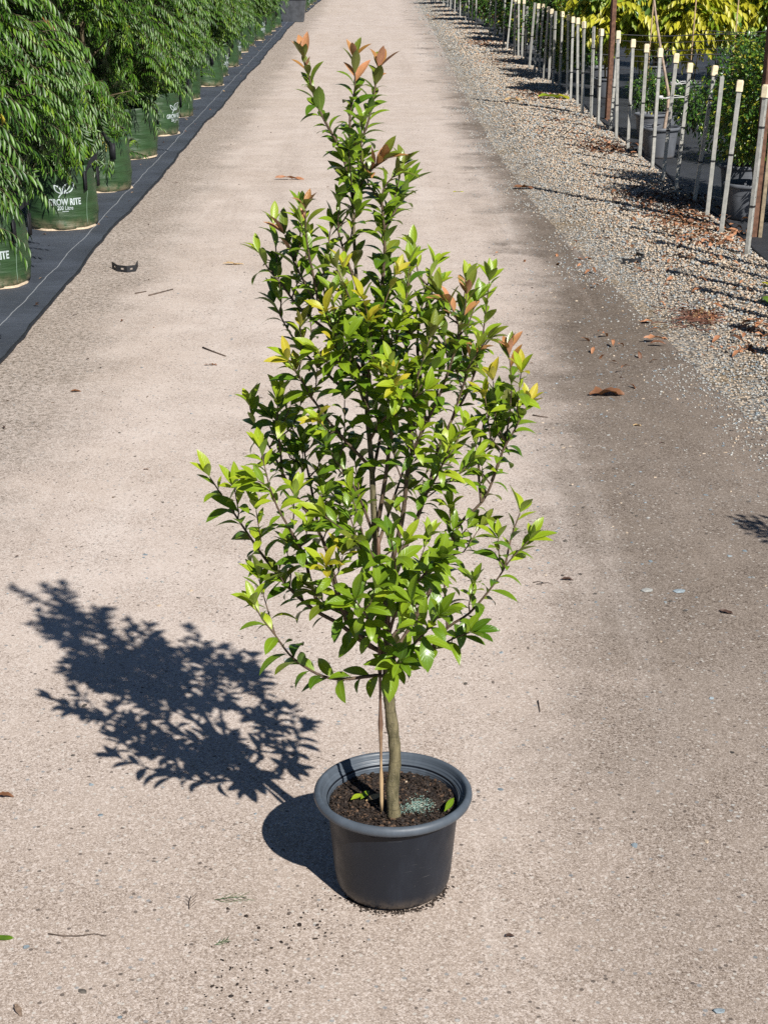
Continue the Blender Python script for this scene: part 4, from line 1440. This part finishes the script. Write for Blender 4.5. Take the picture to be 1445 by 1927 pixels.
STK = [(1403, 488, 1441, 163, 1), (1354.5, 446, 1392, 154, 1), (1328, 418, 1358, 144, 0), (1304, 389, 1345, 126, 1), (1270, 367, 1298, 121, 1), (1245, 348, 1272.5, 103, 1), (1226, 323, 1242, 93, 1),
       (1202, 303, 1216.6, 85, 1), (1180, 287, 1191, 76, 1), (1159, 269, 1163, 60, 1), (1147, 251, 1163, 70, 1), (1124, 242.5, 1131, 56, 1), (1111, 227, 1117, 50, 0), (1095, 219, 1099, 42, 1), (1086, 207, 1087, 35, 1),
       (1073, 194, 1078, 33, 1), (1066, 182, 1069, 29, 1), (1052, 168, 1058, 23, 1), (1039, 168, 1045, 21, 0), (1032, 155, 1038, 18, 1), (1022, 154, 1032, 14, 1), (1013, 143.5, 1022, 9, 1), (1005, 141, 1013, 8, 1), (995, 133, 1006, 5, 0),
       (987, 122, 992, 12, 0), (981, 115, 986, 0, 1), (975, 110, 976, 0, 1), (967, 109, 969, -4, 1), (953, 98, 964, -10, 1), (947, 92, 950, -12, 0), (930, 78, 934, -22, 1), (920, 70, 924, -26, 0), (895, 55, 897, -40, 1), (888, 50, 890, -40, 1), (881, 47, 883, -42, 1),
       (876, 42, 878, -45, 0), (872, 40, 874, -46, 1), (865, 34, 867, -48, 1), (861, 30, 863, -50, 0), (855, 27, 857, -52, 1), (850, 22, 852, -54, 1), (847, 20, 849, -55, 0), (842, 17.6, 844, -56, 1), (838, 14, 840, -58, 1), (834, 11, 836, -60, 0), (828, 9, 830, -61, 1), (819, 9, 821, -61, 1), (815, 7, 817, -62, 1), (811, 6, 813, -63, 1)]
for i, (bx_, by_, tx_, ty_, capd) in enumerate(STK):
    base = at(bx_, by_, 0.0)
    top = on_plane(tx_, ty_, base.y + rng.normal(0, .01))
    ax = (top - base)
    ln = ax.length
    root = empty('steel_stake', base)
    q = ax.to_track_quat('Z', 'Y')
    root.rotation_euler = q.to_euler()
    root.scale = (1, 1, ln / SH)
    root.rotation_mode = 'QUATERNION'
    root.rotation_quaternion = q @ Matrix.Rotation(rng.uniform(-.5, .2), 3, 'Z').to_quaternion()
    link('post', post_me, root)
    if capd:
        link('cap', cap_me, root)
    if by_ > 60:
        for zz in ((.62 + .08 * math.sin(i * 2.2),) if i % 3 else (.40 + .1 * math.sin(i), .98)):
            t_ = link('tie', tie_me, root)
            t_.location.z = zz
    tag(root, ('pale steel stake with cream cap, ' if capd else 'pale steel stake without a cap, ') + '%s back from the right edge in the stake row' % ordinal(i + 1), 'stake', 'steel stakes along the right bed')

for i, yv in enumerate((11.75, 11.15, 10.55, 9.95, 9.4, 8.8, 8.2)):
    root = empty('steel_stake', (3.03 + .015 * math.sin(i * 2), yv, 0))
    root.rotation_euler = (rng.normal(0, .02), rng.normal(0, .03), rng.uniform(-.4, .2))
    root.scale = (1.45, 1.45, 1.02)
    link('post', post_me, root)
    if i % 3 != 1:
        link('cap', cap_me, root)
    tag(root, 'pale steel stake just outside the right photo edge, %s towards the camera' % ordinal(i + 1), 'stake', 'steel stakes along the right bed')

# rusty square posts
M_rust = simple('rusty_steel', (0.115, 0.058, 0.036), .75, .35, 25, .3, 0, .3)
for lab, px, py, hh in (('tall rust-brown steel post between the stakes, further back', 1142, 226, 2.9), ('tall rust-brown steel post behind the nearest stake at the right edge', 1416, 448, 2.9)):
    c = at(px, py)
    b = MB()
    prism(b, oct_prof(.031, .004), 0, hh)
    prism(b, oct_prof(.036, .004), hh, hh + .012)
    o = b.build('rusty_post', M_rust, None, False)
    o.location = (c.x, c.y, .006)
    o.rotation_euler = (0, .012, .3)
    tag(o, lab, 'post')
    bpy.data.objects[o.name].scale = (1, 1, 1)
# thin timber stake leaning against the second post
b = MB()
prism(b, oct_prof(.016, .003), 0, 1.75)
o = b.build('timber_stake', simple('weathered_timber', (0.24, 0.19, 0.12), .8, .3, 30), None, False)
o.location = at(1428, 449)
o.rotation_euler = (0, .03, 0)
tag(o, 'slim weathered timber stake right beside the rusty post at the right edge', 'stake')

# ------------------------------------------------------------------ right side: pots and plants
def make_pot(name):
    root = empty(name, (0, 0, 0))
    b = MB()
    b.lathe([(.0, .004), (.140, .004), (.150, .012), (.156, .03), (.178, .26), (.1795, .285)], 40)
    b.build('body', M_pot2, root)
    r_ = MB()
    r_.lathe([(.1795, .283), (.196, .280), (.203, .290), (.203, .306), (.197, .315), (.188, .315), (.183, .305), (.176, .22)], 40)
    r_.build('rim', M_pot2, root)
    s_ = MB()
    s_.lathe([(.0001, .262), (.1, .260), (.179, .255)], 24)
    s_.build('potting_soil', M_soil2, root)
    return root


M_pot2 = plastic('black_nursery_plastic', (0.095, 0.102, 0.115), .45)
M_soil2 = simple('nursery_soil', (.03, .022, .016), .9, .4, 40)


def bush_foliage(seed, n, L, W, zc, rx, ry, rz, mats, probs, droop=.3, name='foliage', zmin=.12):
    lv, lf, lu = leaf_arrays(1, W, .35, .4, 3, .05)
    d = nrm(rng.normal(0, 1, (n, 3)))
    lump = 1 + .18 * np.sin(d[:, 0] * 6 + d[:, 2] * 5 + seed) + .12 * np.sin(d[:, 1] * 8 + seed * 2)
    P = d * np.array([rx, ry, rz]) * (rng.uniform(.15, 1, n) ** .45 * lump)[:, None]
    P[:, 2] += zc
    P[:, 2] = np.where(P[:, 2] < zmin, zmin + rng.uniform(0, .3, n), P[:, 2])
    out = nrm(d + rng.normal(0, .8, (n, 3)) + np.array([0, 0, -droop]))
    up = np.array([0, 0, 1.0])[None] + rng.normal(0, .45, (n, 3))
    up = nrm(up - out * (up * out).sum(1, keepdims=True))
    V, F, _, U = scatter((lv, lf, np.zeros(len(lf), int), lu), frames(P, out, np.cross(up, out), up, rng.uniform(.7, 1.2, n) * L))
    mi_ = rng.choice(len(mats), n, p=probs)
    return np_mesh(name, V, F, mats, np.repeat(mi_, len(lf)), U)


SMALL = [leaf_mat('small_leaf', (0.035, 0.10, 0.016), (0.075, 0.16, 0.022), (.07, .12, .04), .3, .2, 0), leaf_mat('small_fresh_leaf', (.10, .20, .02), (.17, .27, .025), None, .35, .3, 0), leaf_mat('small_yellow_leaf', (.30, .32, .03), (.42, .40, .04), None, .4, .3, 0)]
YELL = [leaf_mat('yellow_leaflet', (.38, .40, .022), (.56, .50, .04), (.42, .42, .06), .4, .35, .3), leaf_mat('lime_leaflet', (.20, .30, .02), (.32, .40, .03), None, .4, .35, .3), leaf_mat('green_leaflet', (.05, .12, .02), (.10, .19, .03), None, .35, .25, .3)]


def pinnate_foliage(seed, n, mats, probs, zc=1.35, rx=.55, ry=.55, rz=.75, ll=.19):
    parts = []
    for m_ in range(len(mats)):
        pr_ = spray_proto(.40, 5, m_, seed + m_, .75, ll, .40)
        V, F, MI, U = pr_
        MI = np.where(MI == 4, len(mats), m_)
        parts.append(scatter((V, F, MI, U), crown_sprays(max(1, int(n * probs[m_])), zc, rx, ry, rz, .35, .3)))
    V, F, MI, U = joined(parts)
    return np_mesh('foliage', V, F, mats + [M_hstem], MI, U)


def plant(name, me, label, cat, loc, h, group=None, sc=1.0, stems=4, rz=0):
    root = empty(name, loc, rz)
    root.scale = (sc, sc, sc)
    for i in range(stems):
        a = i * 2.1
        b = MB()
        b.tube([(.02 * math.cos(a), .02 * math.sin(a), .24), (.08 * math.cos(a), .08 * math.sin(a), h * .5), (.2 * math.cos(a), .2 * math.sin(a), h * .9)], [.011, .008, .003], 5)
        b.build('stem', M_hstem, root)
    o = link('foliage', me, root)
    o['kind'] = 'stuff'
    tag(root, label, cat, group)
    return root


def ppot(loc, label, sc=1.0):
    global pot_src
    if pot_src is None:
        pot_src = make_pot('nursery_pot')
        p = pot_src
    else:
        p = copy_tree(pot_src)
    p.location = loc
    p.scale = (sc, sc, sc)
    tag(p, label, 'pot', 'black nursery pots on the right bed')
    return p


pot_src = None
b1 = bush_foliage(1, 5200, .052, .46, 1.0, .36, .42, .62, SMALL, (.52, .30, .18), .2, 'foliage', .50)
b2 = bush_foliage(2, 5200, .052, .46, .95, .38, .48, .64, SMALL, (.74, .22, .04), .2, 'foliage', .40)
PA = at(1388, 421) + Vector((.10, .20, .008))
ppot(PA, 'black nursery pot under the small-leaved bush, just behind the nearest stakes', 1.03)
plant('small_leaf_bush', b1, 'small-leaved green bush with lime tips in the pot behind the nearest stakes', 'bush', PA + Vector((.10, .10, 0)), 1.2)
PB = Vector((3.50, 15.45, .008))
ppot(PB, 'shaded black nursery pot behind the third and fourth stakes', 1.0)
plant('small_leaf_bush', b2, 'darker small-leaved bush growing behind the third and fourth stakes', 'bush', PB, 1.2, None, .92, 4, 1.0)
PB2 = Vector((3.75, 13.9, .008))
ppot(PB2, 'black nursery pot at the right edge behind the rusty post', 1.0)
plant('small_leaf_bush', b2, 'small-leaved green bush at the right edge behind the rusty post', 'bush', PB2, 1.2, None, 1.02, 4, 2.0)
PB3 = Vector((4.62, 16.9, .008))
ppot(PB3, 'black nursery pot in the second line behind the small-leaved bushes', 1.0)
plant('small_leaf_bush', b1, 'yellowish small-leaved bush in the second line at the right edge', 'bush', PB3, 1.2, None, 1.1, 4, 4.0)
PC = at(1245, 303) + Vector((0, .22, .008))
ppot(PC, 'black pot with a single bare pale trunk, between the sixth and seventh stakes', 1.10)
sap = empty('bare_sapling', PC)
tag(sap, 'bare pale curved sapling trunk tied to the stakes above the black pot', 'tree')
b = MB()
pl = [on_plane(x_, y_, PC.y) - PC for x_, y_ in ((1245, 262), (1250, 238), (1256, 205), (1257, 175), (1251, 140), (1243, 95), (1237, 55), (1232, 20), (1228, -20), (1226, -90))]
b.tube(pl, [.024, .020, .018, .017, .016, .015, .014, .013, .012, .010], 9)
b.build('trunk', simple('pale_bark', (0.34, 0.26, 0.20), .8, .25, 30, .3, 0, .3), sap)
b = MB()
for i in range(5):
    a = i * 1.3
    b.tube([pl[-1], pl[-1] + Vector((.2 * math.cos(a), .2 * math.sin(a), .25)), pl[-1] + Vector((.35 * math.cos(a), .35 * math.sin(a), .6))], [.008, .005, .003], 5)
b.build('branch', M_hstem, sap)
M_white = simple('white_tie_tape', (.42, .42, .41), .6, .15, 30)
for lab, p0, p1 in (('white tie strap joining the sixth and seventh stakes round the bare trunk, lower of two', (1234, 183), (1293, 183)), ('white tie strap between the sixth stake and the one behind, upper of two', (1262, 157), (1296, 156))):
    a, c = on_plane(*p0, PC.y - .30), on_plane(*p1, PC.y - .10)
    b = MB()
    for off in (-.012, .012):
        b.tube([a + Vector((0, off, off)), a.lerp(c, .3) + Vector((0, .02 + off, -.012)), a.lerp(c, .6) + Vector((0, -.01, .008 + off)), c], .005, 6)
    b.box(a.lerp(c, .12), (.06, .05, .035))
    tag(b.build('tie_strap', M_white), lab, 'strap')

for i, (px, py) in enumerate(((1212, 268), (1238, 262))):
    c = at(px, py) + Vector((.1, .25, .008))
    ppot(c, ('shaded black pot left of the bare-trunk pot, front one', 'shaded black pot just behind the bare-trunk pot')[i], 1.0)
dk = bush_foliage(5, 1500, .06, .35, .52, .30, .30, .30, SMALL, (.85, .12, .03))
plant('low_shrub', dk, 'low dark green shrub behind the eighth and ninth stakes', 'shrub', at(1215, 262) + Vector((.1, .3, 0)), .6)
plant('low_shrub', dk, 'low dark shrub with reddish twigs beside the bare trunk', 'shrub', at(1290, 300) + Vector((.2, .6, 0)), .6, None, 1.0, 4, 1.7)
y1 = pinnate_foliage(3, 120, YELL, (.62, .26, .12))
y2 = pinnate_foliage(23, 130, YELL, (.78, .18, .04))
y3 = pinnate_foliage(43, 120, YELL, (.10, .30, .60))
spots = [(3.55, 25.2, y1, 'yellow-green compound-leaved plant behind the rusty post'), (4.05, 24.95, y1, 'yellow compound-leaved plant right of the rusty post'), (4.75, 24.6, y2, 'bright yellow plant in the middle of the yellow row'),
         (5.45, 25.0, y1, 'yellow compound-leaved plant near the right end of the yellow row'), (6.15, 24.7, y2, 'golden plant at the right end of the yellow row'), (6.85, 25.1, y1, 'yellow-green plant beyond the right end of the yellow row'),
         (3.75, 27.4, y3, 'dark green broad-leaved plant behind the yellow row, left end'), (4.7, 27.6, y1, 'yellow plant in the second line of the yellow row'), (5.7, 27.4, y2, 'golden plant in the second line near its right end'), (6.7, 27.6, y2, 'golden plant at the far right of the second line'),
         (7.6, 26.4, y1, 'yellow plant at the far right behind the yellow row')]
for i, (x_, y_, me, lab) in enumerate(spots):
    ppot(Vector((x_, y_, .008)), 'dark nursery pot of the ' + lab, .95)
    plant('yellow_plant' if me is not y3 else 'broad_leaf_plant', me, lab, 'plant', Vector((x_, y_, 0)), 1.6, 'yellow compound-leaved plants', 1.0, 3, i * 1.1)
lg = bush_foliage(9, 5200, .07, .3, .95, .38, .42, .85, [SMALL[1], SMALL[2], SMALL[0]], (.5, .3, .2))
dg_ = bush_foliage(10, 3800, .11, .5, .95, .5, .55, .85, SMALL, (.8, .18, .02))
fb = bush_foliage(12, 3200, .09, .35, .70, .45, .55, .62, [SMALL[0], SMALL[2], DRY[2]], (.72, .08, .2))
plant('feathery_shrub', lg, 'light yellow-green feathery shrub behind the middle stakes', 'shrub', Vector((3.42, 28.6, 0)), 1.5)
plant('broad_leaf_plant', dg_, 'dark green broad-leaved shrub right of the feathery shrub', 'shrub', Vector((3.85, 30.6, 0)), 1.5)
for i, (x_, y_) in enumerate(((3.35, 31.2), (3.5, 33.4), (3.35, 35.6), (3.4, 37.8), (3.3, 40.0), (3.2, 42.3), (3.1, 44.6), (3.0, 47), (2.95, 49.5), (2.9, 52), (2.85, 55), (2.85, 58), (2.8, 61), (4.4, 32.5), (4.5, 35.5), (4.4, 38.5), (5.4, 31.0))):
    me = (fb, b2, fb, dg_)[i % 4]
    ppot(Vector((x_, y_, .008)), 'dark nursery pot behind the far stakes, %s from the front' % ordinal(i + 1), .95)
    plant('far_shrub', me, 'dark shrub behind the far stakes, %s from the front' % ordinal(i + 1), 'shrub', Vector((x_, y_, 0)), 1.1, 'dark shrubs behind the far stakes', 1.0, 3, i)

PX = Vector((2.62, 5.05, .0))
ppot(PX, 'black nursery pot standing just outside the right edge of the photo', 1.0)
plant('small_leaf_bush', b1, 'bush just outside the right photo edge whose shadow tip reaches the drive', 'bush', PX + Vector((.02, .02, 0)), 1.2, None, .91, 4, .6)

# trellis wires across the bed
M_wire = simple('black_wire', (.012, .012, .014), .6)
for i, (y_, z_, x0, x1, r_) in enumerate(((23.3, 1.06, 3.2, 8.2, .008), (23.35, .97, 3.3, 8.2, .005), (23.35, .86, 3.3, 8.2, .005), (23.4, .78, 3.0, 8.2, .009), (23.4, .70, 3.3, 8.2, .004), (23.42, 1.10, 4.6, 8.2, .006), (23.4, .58, 3.3, 8.2, .004))):
    b = MB()
    b.tube([(x0 + (x1 - x0) * t, y_ + .02 * math.sin(t * 9 + i), z_ - .03 * math.sin(t * math.pi * 3) ** 2) for t in np.linspace(0, 1, 22)], r_, 5)
    tag(b.build('trellis_wire', M_wire), 'black horizontal trellis wire in front of the yellow plants, %s of seven' % ordinal(i + 1), 'wire', 'black wires in front of the yellow plants')
for i, x_ in enumerate((3.9, 4.5, 5.1, 5.7, 6.3, 6.9)):
    b = MB()
    b.tube([(x_, 23.5, .0), (x_ + .01, 23.5, .8), (x_ + .03, 23.5, 1.5 + .1 * (i % 3))], .010, 6)
    tag(b.build('wooden_cane', simple('tan_cane', (.30, .21, .11), .7, .2, 20)), 'tan wooden cane holding the trellis wires, %s from the left' % ordinal(i + 1), 'cane', 'canes of the wire trellis')
# black irrigation hose along the stakes
b = MB()
b.tube([(3.06 + .03 * math.sin(y_ * 1.9), y_, .022) for y_ in np.arange(11.5, 36, .4)], .010, 6)
tag(b.build('irrigation_hose', M_wire), 'thin black irrigation hose lying along the foot of the stakes', 'hose')
